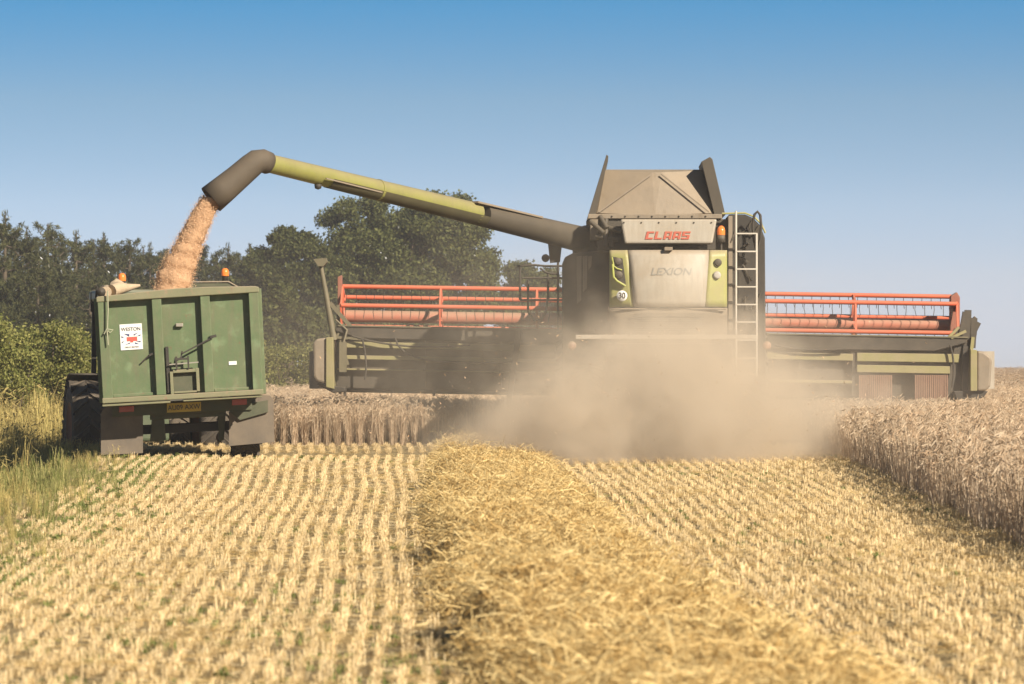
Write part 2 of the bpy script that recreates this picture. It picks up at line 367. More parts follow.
def stubble_clump(i):
    sp = []
    for k in range(80):
        h = U(.030, .068) * (1.35 if U(0, 1) < .07 else 1); b0 = Vector((random.gauss(0, .014), U(-.26, .26), -.01)); lean = rdir() * U(0, .022)
        sp.append(([b0, b0 + Vector((lean.x, lean.y, h))], [U(.003, .0055)] * 2, rdir()))
    for k in range(6):   # loose cut straw between the rows
        b0 = Vector((U(-.08, .08), U(-.26, .26), U(.005, .02))); d = rdir() * U(.02, .06)
        sp.append(([b0 - d, b0 + d + Vector((0, 0, U(-.01, .01)))], [U(.004, .006)] * 2, Vector((-d.y, d.x, .02)).normalized()))
    return strips('stubble_tuft', sp, M['stubble'])
def straw_clump(i):
    sp = []
    for k in range(90):
        c = Vector((random.gauss(0, .11), random.gauss(0, .11), random.gauss(.01, .018))); d = rdir(); d.z = random.gauss(.02, .24); d.normalize()
        l = U(.02, .07) * (1.9 if U(0, 1) < .06 else 1); bend = Vector((random.gauss(0, .02), random.gauss(0, .02), random.gauss(0, .03)))
        side = d.cross(Vector((U(-1, 1), U(-1, 1), U(-.3, 1)))).normalized()
        sp.append(([c - d * l, c + bend, c + d * l], [U(.003, .0055)] * 3, side))
    return strips('straw_tuft', sp, M['windrow'])
def wheat_clump(i):
    sp = []
    for k in range(26):
        h = U(.50, .67); b0 = Vector((random.gauss(0, .03), U(-.15, .15), 0)); lean = rdir() * U(.01, .09); s = rdir()
        top = b0 + Vector((lean.x, lean.y, h)); dn = lean.normalized()
        nod = dn * U(.02, .055) + Vector((0, 0, U(-.07, .045)))
        sp.append(([b0, b0 + Vector((lean.x * .4, lean.y * .4, h * .5)), top], [.0045, .0045, .004], s))
        e0 = top; e1 = top + nod.normalized() * U(.05, .075)
        ax = (e1 - e0); s2 = ax.cross(s + Vector((.1, .2, .5))).normalized(); s3 = ax.cross(s2).normalized()
        for q in (s2, s3): sp.append(([e0 - ax * .1, e0 + ax * .5, e1 + ax * .3], [.005, .0125, .004], q))
        if U(0, 1) < .3:
            lb = b0 + Vector((lean.x * .3, lean.y * .3, h * U(.3, .7))); ld = rdir()
            sp.append(([lb, lb + ld * .07 + Vector((0, 0, .03)), lb + ld * .13 + Vector((0, 0, -.05))], [.008, .007, .002], Vector((-ld.y, ld.x, 0))))
    return strips('wheat_tuft', sp, M['wheat'])
def grass_clump(i, m, hh, n, spread, wd, seed=False):
    sp = []
    for k in range(n):
        h = hh * U(.5, 1.1); b0 = rdir() * U(0, spread); d = rdir() * U(.05, .5) * h
        pts = [b0, b0 + d * .3 + Vector((0, 0, h * .55)), b0 + d * .7 + Vector((0, 0, h * .9)), b0 + d * 1.15 + Vector((0, 0, h * U(.8, 1.0)))]
        sd = Vector((-d.y, d.x, 0)).normalized()
        sp.append((pts, [wd, wd * .9, wd * .6, wd * .15], sd))
        if seed and k % 3 == 0:
            sp.append(([pts[2], pts[3], pts[3] + d * .25 + Vector((0, 0, -.02))], [.006, .022, .004], sd))
    return strips('grass_tuft', sp, M[m])
def weed_clump(i):
    sp = []
    for k in range(26):
        b0 = Vector((random.gauss(0, .025), U(-.12, .12), U(0, .01))); d = rdir(); l = U(.012, .035)
        sp.append(([b0, b0 + d * l * .5 + Vector((0, 0, U(.015, .035))), b0 + d * l + Vector((0, 0, U(.02, .05)))], [.004, U(.006, .013), .003], Vector((-d.y, d.x, U(-.3, .3))).normalized()))
    return strips('weed_tuft', sp, M['weed'])
def leafy_clump(i):
    sp = []
    for k in range(14):
        b0 = rdir() * U(0, .04) + Vector((0, 0, U(.02, .07))); d = rdir(); l = U(.03, .06)
        sp.append(([b0, b0 + d * l * .5 + Vector((0, 0, .015)), b0 + d * l], [.008, U(.018, .032), .004], Vector((-d.y, d.x, U(-.3, .3))).normalized()))
    return strips('leafy_tuft', sp, M['weed'])
def rots(n, flip=True, tilt=.08):
    r = rng.normal(0, tilt, (n, 3)); r[:, 2] = rng.normal(0, .06, n) + (rng.integers(0, 2, n) * math.pi if flip else rng.uniform(0, 2 * math.pi, n)); return r
def svec(n, a, b): s = rng.uniform(a, b, n); return np.stack([s, s, s * rng.uniform(.85, 1.15, n)], -1)

# --- the windrow course and crop edges
SW_Y = np.array([12, 16.4, 20.5, 25.4, 33.5, 38.3, 50, 60, 64]); SW_C = np.array([.95, .66, .40, .2, .0, -.1, -.3, -.44, -.5]); SW_W = np.array([.76, .73, .66, .62, .62, .64, .64, .60, .5])
def swc(Y): return np.interp(Y, SW_Y, SW_C)
def sww(Y): return np.interp(Y, SW_Y, SW_W)
def crop_edge(Y): return 4.0 + (np.asarray(Y, float) - 29) * .035
def in_crop(X, Y):
    right = (X > crop_edge(Y) + .05 * np.sin(Y * 2.3) + .04 * np.sin(Y * 7.1)) & (Y > 12)
    face = (Y > 64 + .05 * np.sin(X * 7)) & (X > -4.3 - .075 * (Y - 64)) & (X < 1.0)
    far = (Y > 67.5) & (X > -4.3 - .075 * (Y - 64))
    return (right | face | far) & (Y < 450)
def rowx(u, Y): return u * np.exp(.010 * (Y - 38)) - .02 * (Y - 38)

# --- stubble rows
ROW = .145
P = []; RT = []
for u in np.arange(-12, 9, ROW):
    Y = np.arange(13.5, 64.2, .42) + rng.uniform(-.05, .05); Y = Y + rng.uniform(-.04, .04, len(Y))
    X = rowx(u, Y) + rng.normal(0, .007, len(Y)) + .03 * np.sin(Y * .35)
    vis = np.abs(X) < .15 * Y + 1.2
    ok = vis & (X > grassline(Y) + rng.normal(0, .35, len(Y))) & ~in_crop(X, Y) & (np.abs(X - swc(Y)) > sww(Y) * .75)
    rut = (np.abs(Y - 57.6) < 1.6) & (X > -4.4) & (X < -1.0) & (rng.random(len(Y)) < .93)
    ok &= ~rut & (rng.random(len(Y)) > .03 + .15 * (np.sin(X * 3.1 + Y * .9) * np.sin(Y * .41) > .75))
    P.append(np.stack([X[ok], Y[ok], terrain(X[ok], Y[ok])], -1))
P = np.concatenate(P); n = len(P)
st = scatter('stubble', P, rots(n, True, .015), svec(n, .92, 1.08), rng.integers(0, 9, n), [stubble_clump(i) for i in range(9)])
stuff(st, 'rows of short golden stubble left on the cut field', 'stubble')
print('stubble', n)
# --- green weeds between the rows, in drifts
P = []
for u in np.arange(-12, 9, ROW):
    Y = rng.uniform(14, 56, 220); X = rowx(u + ROW / 2, Y) + rng.normal(0, .035, 220) + .03 * np.sin(Y * .35)
    dens = np.where(X < swc(Y), np.clip(np.sin(Y * .55 + u * 1.3) * .55 + np.where(Y < 24, .75, -.1), 0, 1), np.clip(np.sin(Y * .33 + u * 2.1) * .5 - .05, 0, 1)) * .24
    ok = (rng.random(220) < dens) & (np.abs(X) < .15 * Y + .5) & (X > grassline(Y)) & (X < crop_edge(Y)) & (np.abs(X - swc(Y)) > sww(Y))
    P.append(np.stack([X[ok], Y[ok], terrain(X[ok], Y[ok])], -1))
Y = 22 + 34 * rng.random(900); X = grassline(Y) + rng.normal(.25, .3, 900); P.append(np.stack([X, Y, terrain(X, Y)], -1))
P = np.concatenate(P); n = len(P)
stuff(scatter('weeds', P, rots(n, False), svec(n, .45, .95), np.where(rng.random(n) < .05, 3, rng.integers(0, 3, n)), [weed_clump(i) for i in range(3)] + [leafy_clump(0)]), 'small green weeds sprouting between the stubble rows', 'weeds')

# --- windrow: mound and straw
def swz(X, Y):
    q = np.clip(np.abs(X - swc(Y)) / sww(Y), 0, 1); lump = 1 + .25 * np.sin(Y * 1.7 + 1) + .2 * np.sin(Y * 4.1 + X * 3)
    qs = (X - swc(Y)) / sww(Y); far = 1 - .70 * sstep(28, 60, Y)
    side = np.exp(-((qs + .62) / .26) ** 4) * 1.0 * (.17 * np.exp(-((Y - 41) / 2.4) ** 2) + .05 + .15 * np.exp(-((Y - 26) / 1.8) ** 2) + .16 * np.exp(-((Y - 18.3) / 1.1) ** 2) + .1 * np.exp(-((Y - 33) / .9) ** 2))
    return (.15 * (1 - q ** 2.6) * lump) * far + side
yy = np.linspace(12, 63.3, 260); uu = np.linspace(-1, 1, 17)
G = np.array([[(swc(y) + u * sww(y) * (1 + .1 * math.sin(y * 2.3 + u)), y, 0) for u in uu] for y in yy]); 
zz = terrain(G[..., 0], G[..., 1]) + swz(G[..., 0], G[..., 1]) * sstep(63.3, 61.5, G[..., 1]) - .02; G[..., 2] = zz
ii = np.arange(260 * 17).reshape(260, 17); qd = np.stack([ii[:-1, :-1], ii[:-1, 1:], ii[1:, 1:], ii[1:, :-1]], -1).reshape(-1, 4)
M['mound'] = mat('matted_straw', (.40, .25, .085), .95, var=.45, scale=25, bump=1.0, spec=.05)
stuff(np_mesh('windrow_base', G.reshape(-1, 3), qd, M['mound'], True), 'matted core of the raised straw windrow down the field', 'straw')
n = 9000; Y = 12.5 + 50.5 * rng.random(n) ** 1.15; q = rng.uniform(-.97, 1.02, n); X = swc(Y) + q * sww(Y) * (1 + .12 * np.sin(Y * 2.3 + q))
gap = ((np.sin(Y * 2.9) + np.sin(Y * 1.3 + 1.0) > 1.15) & (q < -.62)) | ((q < -.84) & ((np.abs(Y - 41) < 2.5) | (np.abs(Y - 26) < 1.8) | (np.abs(Y - 18.3) < 1.3)))
X, Y = X[~gap], Y[~gap]; n = len(X)
Z = terrain(X, Y) + swz(X, Y) * sstep(63.3, 61.5, Y) + rng.uniform(-.02, .02, n)
stuff(scatter('windrow_straw', np.stack([X, Y, Z], -1), rots(n, False, .3), svec(n, .8, 1.25), rng.integers(0, 6, n), [straw_clump(i) for i in range(6)]),
      'loose golden straw heaped along the windrow', 'straw')
n = 1500; Y = 13 + 50 * rng.random(n); X = rng.uniform(-.14, .14, n) * Y; ok = (X > grassline(Y) + .3) & ~in_crop(X, Y); X, Y = X[ok], Y[ok]; n = len(X)
stuff(scatter('loose_straw', np.stack([X, Y, terrain(X, Y) + .03], -1), rots(n, False, .1), svec(n, .35, .75) * np.array([1.4, 1.4, .4]), rng.integers(0, 3, n), [straw_clump(i) for i in range(3)]),
      'scattered chopped straw lying over the stubble', 'straw')

# --- standing wheat
P = []
for u in np.arange(-34, 34, .19):
    Y = np.concatenate([np.arange(24, 63.9, .25), np.arange(63.9, 66.2, .13), np.arange(66.2, 118, .27)]); keep = rng.random(len(Y)) < np.clip(1.35 - Y / 130, .35, 1) + (np.abs(Y - 65) < 1.3); Y = Y[keep] + rng.uniform(-.06, .06, keep.sum())
    X = u + .02 * np.sin(Y) + (Y - 64) * .004 + rng.normal(0, .012, len(Y))
    ok = in_crop(X, Y) & (np.abs(X) < .145 * Y + 1.5) & ~((X > 5.6) & (X > crop_edge(Y) + 3.2) & (X > .139 * Y + 1.0))
    P.append(np.stack([X[ok], Y[ok], terrain(X[ok], Y[ok])], -1))
P = np.concatenate(P); n = len(P); print('wheat', n)
stuff(scatter('wheat', P, rots(n, True, .06), svec(n, .9, 1.08), rng.integers(0, 6, n), [wheat_clump(i) for i in range(6)]), 'standing ripe wheat crop not yet cut', 'wheat')
# canopy of the crop beyond, closed block of matted ears
def canopy(name, x0f, x1f, y0, y1, top, ny_, nx_, amp):
    V = []; 
    for y in np.linspace(y0, y1, ny_):
        for x in np.linspace(x0f(y), x1f(y), nx_): V.append((x, y, float(terrain(x, y)) + top + rng.uniform(-amp, amp)))
    ii = np.arange(ny_ * nx_).reshape(ny_, nx_); qd = np.stack([ii[:-1, :-1], ii[:-1, 1:], ii[1:, 1:], ii[1:, :-1]], -1).reshape(-1, 4).tolist()
    rim = list(ii[0, :]) + list(ii[1:, -1]) + list(ii[-1, -2::-1]) + list(ii[-2:0:-1, 0]); o = len(V)
    for k in rim: x, y, z = V[k]; V.append((x, y, float(terrain(x, y)) - .02))
    m_ = len(rim)
    for k in range(m_): qd.append((rim[k], o + k, o + (k + 1) % m_, rim[(k + 1) % m_]))
    return V, qd
M['canopy'] = mat('matted_wheat_ears', (.48, .34, .19), .95, var=.5, scale=9, bump=1.0, spec=.05)
V1, Q1 = canopy('a', lambda y: -4.3 - .075 * (y - 64) + .2, lambda y: 60 + y * .4, 67.9, 449, .46, 60, 60, .08)
V2, Q2 = canopy('b', lambda y: float(crop_edge(y)) + .55, lambda y: float(crop_edge(y)) + 9, 24, 67.6, .36, 60, 14, .05)
V3, Q3 = canopy('c', lambda y: -3.9, lambda y: .6, 65.3, 67.6, .40, 12, 20, .05)
VV = V1 + V2 + V3; QQ = Q1 + [tuple(i + len(V1) for i in q) for q in Q2] + [tuple(i + len(V1) + len(V2) for i in q) for q in Q3]
stuff(np_mesh('wheat_canopy', VV, QQ, M['canopy'], True), 'dense body of the uncut wheat field reaching the horizon', 'wheat')
n = 16000; Y = 112 * (4.0 ** rng.random(n)); X = rng.uniform(-.1, .16, n) * Y; ok = in_crop(X, Y); X, Y = X[ok], Y[ok]; n = len(X); s = Y / 90
stuff(scatter('far_wheat', np.stack([X, Y, terrain(X, Y)], -1), rots(n, False, .05), np.stack([s * 2.2, s * 2.2, rng.uniform(.9, 1.05, n)], -1), rng.integers(0, 6, n), [wheat_clump(i) for i in range(6)]),
      'distant ripe wheat towards the horizon', 'wheat')

# --- grassy margin on the left
n = 15000; Y = 22 + 76 * rng.random(n); X = grassline(Y) + .5 - rng.random(n) ** .8 * (8 + Y * .03) ; vis = (X > -.15 * Y - 1.5) & (X < grassline(Y) + rng.normal(.1, .25, n)); X, Y = X[vis], Y[vis]
veh = (np.abs(X + 4.95 + .09 * (Y - 54.5)) < 1.15) & (Y > 54.3) & (Y < 68); X, Y = X[~veh], Y[~veh]; n = len(X)
d = grassline(Y) - X
k = np.where(rng.random(n) < np.clip(.5 + d * .13 + (Y - 40) * .012, .42, .95), rng.integers(0, 3, n), 3 + rng.integers(0, 3, n))
patch = np.sin(X * 1.3 + 2) * np.sin(Y * .37 + X * .4) > .05; k = np.where(patch & (Y < 60), 3 + k % 3, np.where((Y > 62) & (rng.random(n) < .8), k % 3, k))
sc = (.30 + .5 * sstep(0, 2.2, d) + .2 * sstep(58, 75, Y)) * rng.uniform(.7, 1.2, n)
near_v = (np.abs(X + 5.4 + .09 * (Y - 54.5)) < 2.3) & (Y > 48) & (Y < 63)
sc = sc * (1 + .45 * np.sin(X * 4.3 + Y * .6) * np.sin(Y * 1.1 + X)) * np.where(rng.random(n) < .05, 1.7, 1)
sc = np.where(near_v, sc * .6, sc)
sc = np.where(np.sin(X * 1.9) * np.sin(Y * .8) > .5, sc * 1.25, sc)
stuff(scatter('grass', np.stack([X, Y, terrain(X, Y)], -1), rots(n, False, .1), np.stack([sc, sc, sc], -1), k,
      [grass_clump(i, 'grass_dry', .62, 24, .12, .007, True) for i in range(3)] + [grass_clump(i, 'grass_green', .42, 28, .14, .010) for i in range(3)]),
      'long yellow green grass on the margin beside the stubble', 'grass')

# ------------------------------------------------------------------ trees and hedge
def leaf_quads(C, size, aspect=.6, upbias=0.):
    n = len(C); a = rng.normal(size=(n, 3)); a[:, 2] += upbias; a /= np.linalg.norm(a, axis=1)[:, None]
    b = rng.normal(size=(n, 3)); b -= (a * b).sum(1)[:, None] * a; b /= np.linalg.norm(b, axis=1)[:, None]
    s = size * rng.uniform(.6, 1.3, n)[:, None]; a = a * s * .5; b = b * s * .5 * aspect
    V = np.stack([C - a, C + b * .9, C + a, C - b * .9], 1).reshape(-1, 3)
    return V, np.arange(4 * n).reshape(n, 4)
def clump_points(centers, radii, per, squash=.75, shell=.55):
    out = []
    for c, r in zip(centers, radii):
        n = int(per * (r / np.mean(radii)) ** 2); d = rng.normal(size=(n, 3)); d /= np.linalg.norm(d, axis=1)[:, None]
        q = d * (r * (shell + (1 - shell) * rng.random(n) ** .7))[:, None] * (1 + .22 * rng.normal(size=n))[:, None]; q[:, 2] *= squash
        out.append(q + c)
    return np.concatenate(out)
M['oak'] = plant_mat('oak_leaves', [(.030, .040, .010), (.064, .078, .018), (.106, .120, .030), (.16, .165, .05)], .35)
M['pine'] = plant_mat('pine_needles', [(.018, .023, .008), (.042, .048, .014), (.075, .080, .024), (.12, .118, .042)], .25)
M['hedge'] = plant_mat('hedge_leaves', [(.10, .12, .020), (.19, .21, .036), (.28, .28, .055), (.38, .35, .11)], .4)
def broad_tree(name, label, px0, px1, ptop, D, lobes, per, seed, pbase=372, group='broad leaved trees behind the wheat', leaf=.18):
    """crown spread between two picture columns at distance D; lobes: extra big masses (x, z, r) as fractions"""
    global rng
    rng = np.random.default_rng(seed); random.seed(seed)
    x0, x1 = (px0 - 512) / F * D, (px1 - 512) / F * D; H = CZ + (HY - ptop) / F * D; W = x1 - x0; xc = (x0 + x1) / 2
    root = empty(name, label, 'tree', (xc, D, float(terrain(xc, D))), 0, group)
    cs, rs = [], []
    for (fx, fz, fr) in lobes:
        R_ = fr * W; C0 = np.array([(fx - .5) * W, 0, fz * H])
        for k in range(int(15 + 26 * fr)):
            d = rng.normal(size=3); d /= np.linalg.norm(d); d[1] *= .7
            if d[2] < -.35 and rng.random() < .6: d[2] = -d[2]
            c = C0 + d * R_ * rng.uniform(.55, .95); c[2] = max(c[2], 1.0); cs.append(c); rs.append(rng.uniform(.13, .30) * R_ + .18)
    cs = np.array(cs); rs = np.array(rs)
    top = (cs[:, 2] + rs * .75).max(); cs[:, 2] *= H / top
    pts = clump_points(cs, rs, per, .7, .35)
    V, Q = leaf_quads(pts, leaf, .65, .4); np_mesh('crown', V, Q, M['oak'], parent=root)
    tb = MB(); tb.tube([(0, 0, -.2), (.05, 0, H * .12), (-.05, .05, H * .3), (.1, 0, H * .55)], [.5 * H / 10, .42 * H / 10, .34 * H / 10, .15 * H / 10], 10)
    for c in cs[::7]:
        c = Vector(c); s0 = Vector((0, 0, H * U(.18, .4))); tb.tube([s0, s0.lerp(c, .5) + Vector((0, 0, -.3)), c], [.16 * H / 10, .1 * H / 10, .04], 6)
    tb.build('trunk', 'bark', root)
    return root
broad_tree('oak_tree', 'tallest round dark oak rising above the middle of the red reel', 300, 497, 189, 190, [(.5, .63, .36), (.2, .5, .24), (.82, .48, .22), (.5, .35, .34), (.3, .78, .2), (.68, .76, .24), (.1, .3, .22), (.9, .33, .22), (.78, .62, .26), (.5, .55, .4)], 840, 11)
broad_tree('broad_tree', 'lower spreading tree between the trailer and the tall oak', 234, 345, 224, 182, [(.5, .65, .36), (.2, .5, .3), (.8, .55, .3), (.4, .3, .35), (.75, .3, .3)], 760, 12)
broad_tree('broad_tree', 'small far round tree under the auger beside the combine', 492, 572, 258, 215, [(.45, .6, .4), (.2, .45, .3), (.75, .45, .3), (.5, .3, .36)], 600, 13)
broad_tree('broad_tree', 'low scrubby tree just right of the green trailer', 250, 320, 280, 140, [(.5, .55, .4), (.2, .4, .32), (.8, .45, .3)], 420, 14, leaf=.17)

def pine_proto(seed, H):
    global rng
    rng = np.random.default_rng(seed); random.seed(seed)
    cs = []; rs = []; tb = MB(); tb.tube([(0, 0, -.2), (U(-.1, .1), 0, H * .5), (U(-.12, .12), 0, H * .99)], [.2, .13, .02], 8)
    z = .10 * H
    while z < H * .93:
        f = z / H; Rr = (.27 if f < .4 else .27 * (1 - (f - .4) / .6) ** .85 + .02) * H; a0 = U(0, 6.3); nb = 5 if f < .8 else 4
        for k in range(nb):
            if U(0, 1) < .12: continue
            a = a0 + k * 6.283 / nb + U(-.35, .35); rr = Rr * U(.45, 1.25); e = Vector((math.cos(a) * rr, math.sin(a) * rr, z + rr * U(.15, .6)))
            tb.tube([(0, 0, z), e * .55 + Vector((0, 0, z * .42)), e], [.045, .03, .012], 5)
            nq = max(2, int(rr / .38))
            for q in np.linspace(.35, 1.0, nq):
                c = Vector((0, 0, z)).lerp(e, q); cs.append(np.array(c) + rng.normal(0, .10, 3)); rs.append(U(.24, .42) * (1.15 if f < .6 else .85))
            cs.append(np.array(e) + (0, 0, U(.15, .35))); rs.append(.17)
        z += H * U(.045, .07)
    for q in range(5): cs.append(np.array((U(-.05, .05), 0, H * (.90 + .022 * q)))); rs.append(.26 - .035 * q)
    pts = clump_points(np.array(cs), np.array(rs), 74, .9, .15)
    V, Q = leaf_quads(pts, .27, .20, .9)
    return V, Q, tb
protos = []
for s_, H_ in ((21, 9.5), (22, 9.0), (23, 9.8)):
    V, Q, tb = pine_proto(s_, H_); root = empty('pine_tree', 'pine', 'tree')
    np_mesh('crown', V, Q, M['pine'], parent=root); tb.build('trunk', 'bark', root); protos.append((root, H_))
pines = [(5, 197, 160, 'tallest pine at the left border of the photo'), (28, 214, 168, 'dark pine second in from the left border, behind the hedge'), (50, 209, 176, 'third pine from the left border with a twin tip'),
         (76, 218, 180, 'narrow pine above the hedge, left of the trailer rear corner'), (104, 222, 186, 'pine directly behind the left rear corner of the trailer'), (128, 226, 180, 'pine behind the left amber beacon of the tractor'),
         (150, 230, 188, 'pine just left of the falling grain'), (176, 234, 184, 'pine half hidden by the falling grain'), (203, 238, 190, 'pine just right of the falling grain'), (228, 240, 184, 'pine behind the right amber beacon of the tractor'),
         (250, 242, 192, 'last pine of the row, before the broad leaved trees'), (-14, 214, 158, 'pine cut off by the left edge of the picture'), (38, 246, 150, 'shorter pine in front of the row, above the hedge'), (90, 256, 156, 'short bushy pine low behind the trailer corner')]
for i, (px, py, D, lab) in enumerate(pines):
    r0, H0 = protos[i % 3]
    if i < 3: r = r0
    else:
        r = r0.copy(); COL.objects.link(r)
        for c in list(r0.children): d_ = c.copy(); COL.objects.link(d_); d_.parent = r
    X = (px - 512) / F * D; Ht = CZ + (HY - py) / F * D; r.location = (X, D, float(terrain(X, D)) - .1)
    sc_ = Ht / H0; r.scale = (sc_ * U(.95, 1.25), sc_ * U(.95, 1.25), sc_); r.rotation_euler = (0, 0, U(0, 6.3))
    r['label'] = lab; r['group'] = 'pines along the far field edge'
for j, (px, py, D) in enumerate(((16, 226, 205), (62, 232, 208), (92, 236, 204), (118, 240, 210), (142, 244, 206), (165, 246, 212), (190, 250, 208), (216, 250, 212), (240, 252, 208))):
    r = protos[j % 3][0].copy(); COL.objects.link(r)
    for c in list(protos[j % 3][0].children): d_ = c.copy(); COL.objects.link(d_); d_.parent = r
    X = (px - 512) / F * D; Ht = CZ + (HY - py) / F * D; sc_ = Ht / protos[j % 3][1]; r.location = (X, D, -.1); r.scale = (sc_ * 1.2, sc_ * 1.2, sc_); r.rotation_euler = (0, 0, U(0, 6.3))
    r['label'] = 'pine of the rear row, glimpsed between the pines in front'; r['group'] = 'pines of the rear row'
rng = np.random.default_rng(31); random.seed(31)
bush_labels = ['green hedge bush at the left border of the photo', 'green hedge bush left of the gap to the trailer', 'green hedge bush touching the left side of the trailer', 'hedge bush hidden behind the trailer body',
               'dusty hedge bush behind the right side of the trailer', 'dusty hedge bush between trailer and header end']
for i, px in enumerate((5, 50, 95, 150, 215, 285)):
    D = 92 + i * 1.5 + (i == 5) * 12; X = (px - 512) / F * D; H = (3.15, 3.05, 3.0, 2.6, 2.45, 2.2)[i] * (1 if i < 5 else .95)
    root = empty('hedge_bush', bush_labels[i], 'bush', (X, D, float(terrain(X, D))), 0, 'bushes of the field hedge')
    cs = np.array([(rng.uniform(-.95, .95), rng.uniform(-.5, .5), rng.uniform(.15, .86) * H) for k in range(34)]); rs = rng.uniform(.3, .5, 34)
    V, Q = leaf_quads(clump_points(cs, rs, 560, .8, .3), .085, .6, .3); np_mesh('crown', V, Q, M['hedge'], parent=root)
    tb = MB()
    for c in cs[::4]: tb.tube([(c[0] * .2, c[1] * .2, -.1), (c[0] * .6, c[1] * .6, c[2] * .5), tuple(c)], [.05, .035, .012], 5)
    tb.build('trunk', 'bark', root)

# ------------------------------------------------------------------ wheels
def wheel(parent, c, r, wd, rim_m='rim', lugs=22, name='wheel', lug_h=.045):
    """wheel with its axle along x; tyre mesh with lugs, rim as its child"""
    c = Vector(c); t = MB(); h = wd / 2
    t.lathe([(r * .56, -h * .9), (r * .72, -h), (r * .93, -h * .93), (r, -h * .6), (r, h * .6), (r * .93, h * .93), (r * .72, h), (r * .56, h * .9)], c, 'x', 36)
    for k in range(lugs):
        for sd in (-1, 1):
            a = 2 * math.pi * (k + (.5 if sd > 0 else 0)) / lugs; da = .55 * 2 * math.pi / lugs
            def pt(x, rr, an): return c + Vector((x, rr * math.cos(an), rr * math.sin(an)))
            a2 = a + da * 1.6; wv = da * .45; R1 = r + lug_h
            lo = [pt(sd * .01, r * .98, a - wv), pt(sd * h * .97, r * .93, a2 - wv), pt(sd * h * .97, r * .93, a2 + wv), pt(sd * .01, r * .98, a + wv)]
            hi = [pt(sd * .01, R1, a - wv * .7), pt(sd * h, R1 * .985, a2 - wv * .7), pt(sd * h, R1 * .985, a2 + wv * .7), pt(sd * .01, R1, a + wv * .7)]
            t.add(lo + hi, [(0, 1, 5, 4), (1, 2, 6, 5), (2, 3, 7, 6), (3, 0, 4, 7), (4, 5, 6, 7)])
    o = t.build(name, 'tyre', parent)
    q = MB(); q.lathe([(r * .1, -h * .55), (r * .3, -h * .6), (r * .45, -h * .3), (r * .57, -h * .92), (r * .57, h * .92), (r * .45, h * .3), (r * .3, h * .6), (r * .1, h * .55)], c, 'x', 24)
    q.lathe([(0, -h * .62), (r * .12, -h * .62), (r * .12, h * .62), (0, h * .62)], c, 'x', 12); q.build('rim', rim_m, o)
    return o

# ------------------------------------------------------------------ combine harvester
CF = Frame(2.53, 60.0, -.021); P_ = CF.P
combine = empty('combine_harvester', 'large lime and white combine harvester unloading through its long auger in a dust cloud', 'combine', (2.53, 60, 0), -.021)
def cprism(pts, d, th, name, m, parent=None, bevel=.008, label=None): return MB().prism(CF.poly(pts, d), (0, th, 0)).build(name, m, parent or combine, bevel, label=label)
# body masses
b = MB(); b.prism(CF.poly([(562, 264), (565, 257), (573, 253), (610, 250), (735, 250), (764, 246), (766, 400), (562, 400)], 2.2), (0, 4.6, 0)); body = b.build('body', 'dark', combine, .02)
b = MB(); b.prism(CF.poly([(610, 251), (727, 251), (727, 318), (610, 318)], .13), (0, 2.06, 0)); b.build('hood_core', 'dark', combine, .02)
# left side vents
for x0, x1, yb in ((576.5, 581.8, 304), (582.6, 587.5, 292), (588, 592, 270)):
    cprism([(x0, 256.5), (x1, 255.8), (x1 - .6, yb - 4), (x0 + .5, yb)], 2.16, .04, 'side_vent', 'tank', body, .004)
# rear hood, bulging
def hood(u, v):
    xl = 627.5 + (634 - 627.5) * v; xr = 709.5 + (705 - 709.5) * v
    p = P_(xl + (xr - xl) * u, 250 + 57 * v, 0); p.y = -.16 * (1 - (2 * u - 1) ** 2) * .6 - .12 * math.sin(v * 2.2) + .05; return p
hd = MB().patch(hood, 14, 10).build('rear_hood', 'cream', combine, 0, .02)
txt = P_(670.5, 272, 0); lx = text_mesh('LEXION', .165, 'letter_grey', 'lettering', hd, (txt.x, 0, txt.z), 1.12, .25, .002)
hm0 = P_(667.5, 272, 0).x
for vtx in lx.data.vertices:   # the letters follow the bulge of the hood
    uu_ = .5 + (txt.x + vtx.co.x * 1.12 - hm0) / 1.27; vv_ = (272 - vtx.co.y * 61.7 - 250) / 57
    vtx.co.z = (.004 if vtx.co.z > 0 else 0) + .002 - (-.16 * (1 - (2 * uu_ - 1) ** 2) * .6 - .12 * math.sin(vv_ * 2.2) + .05)
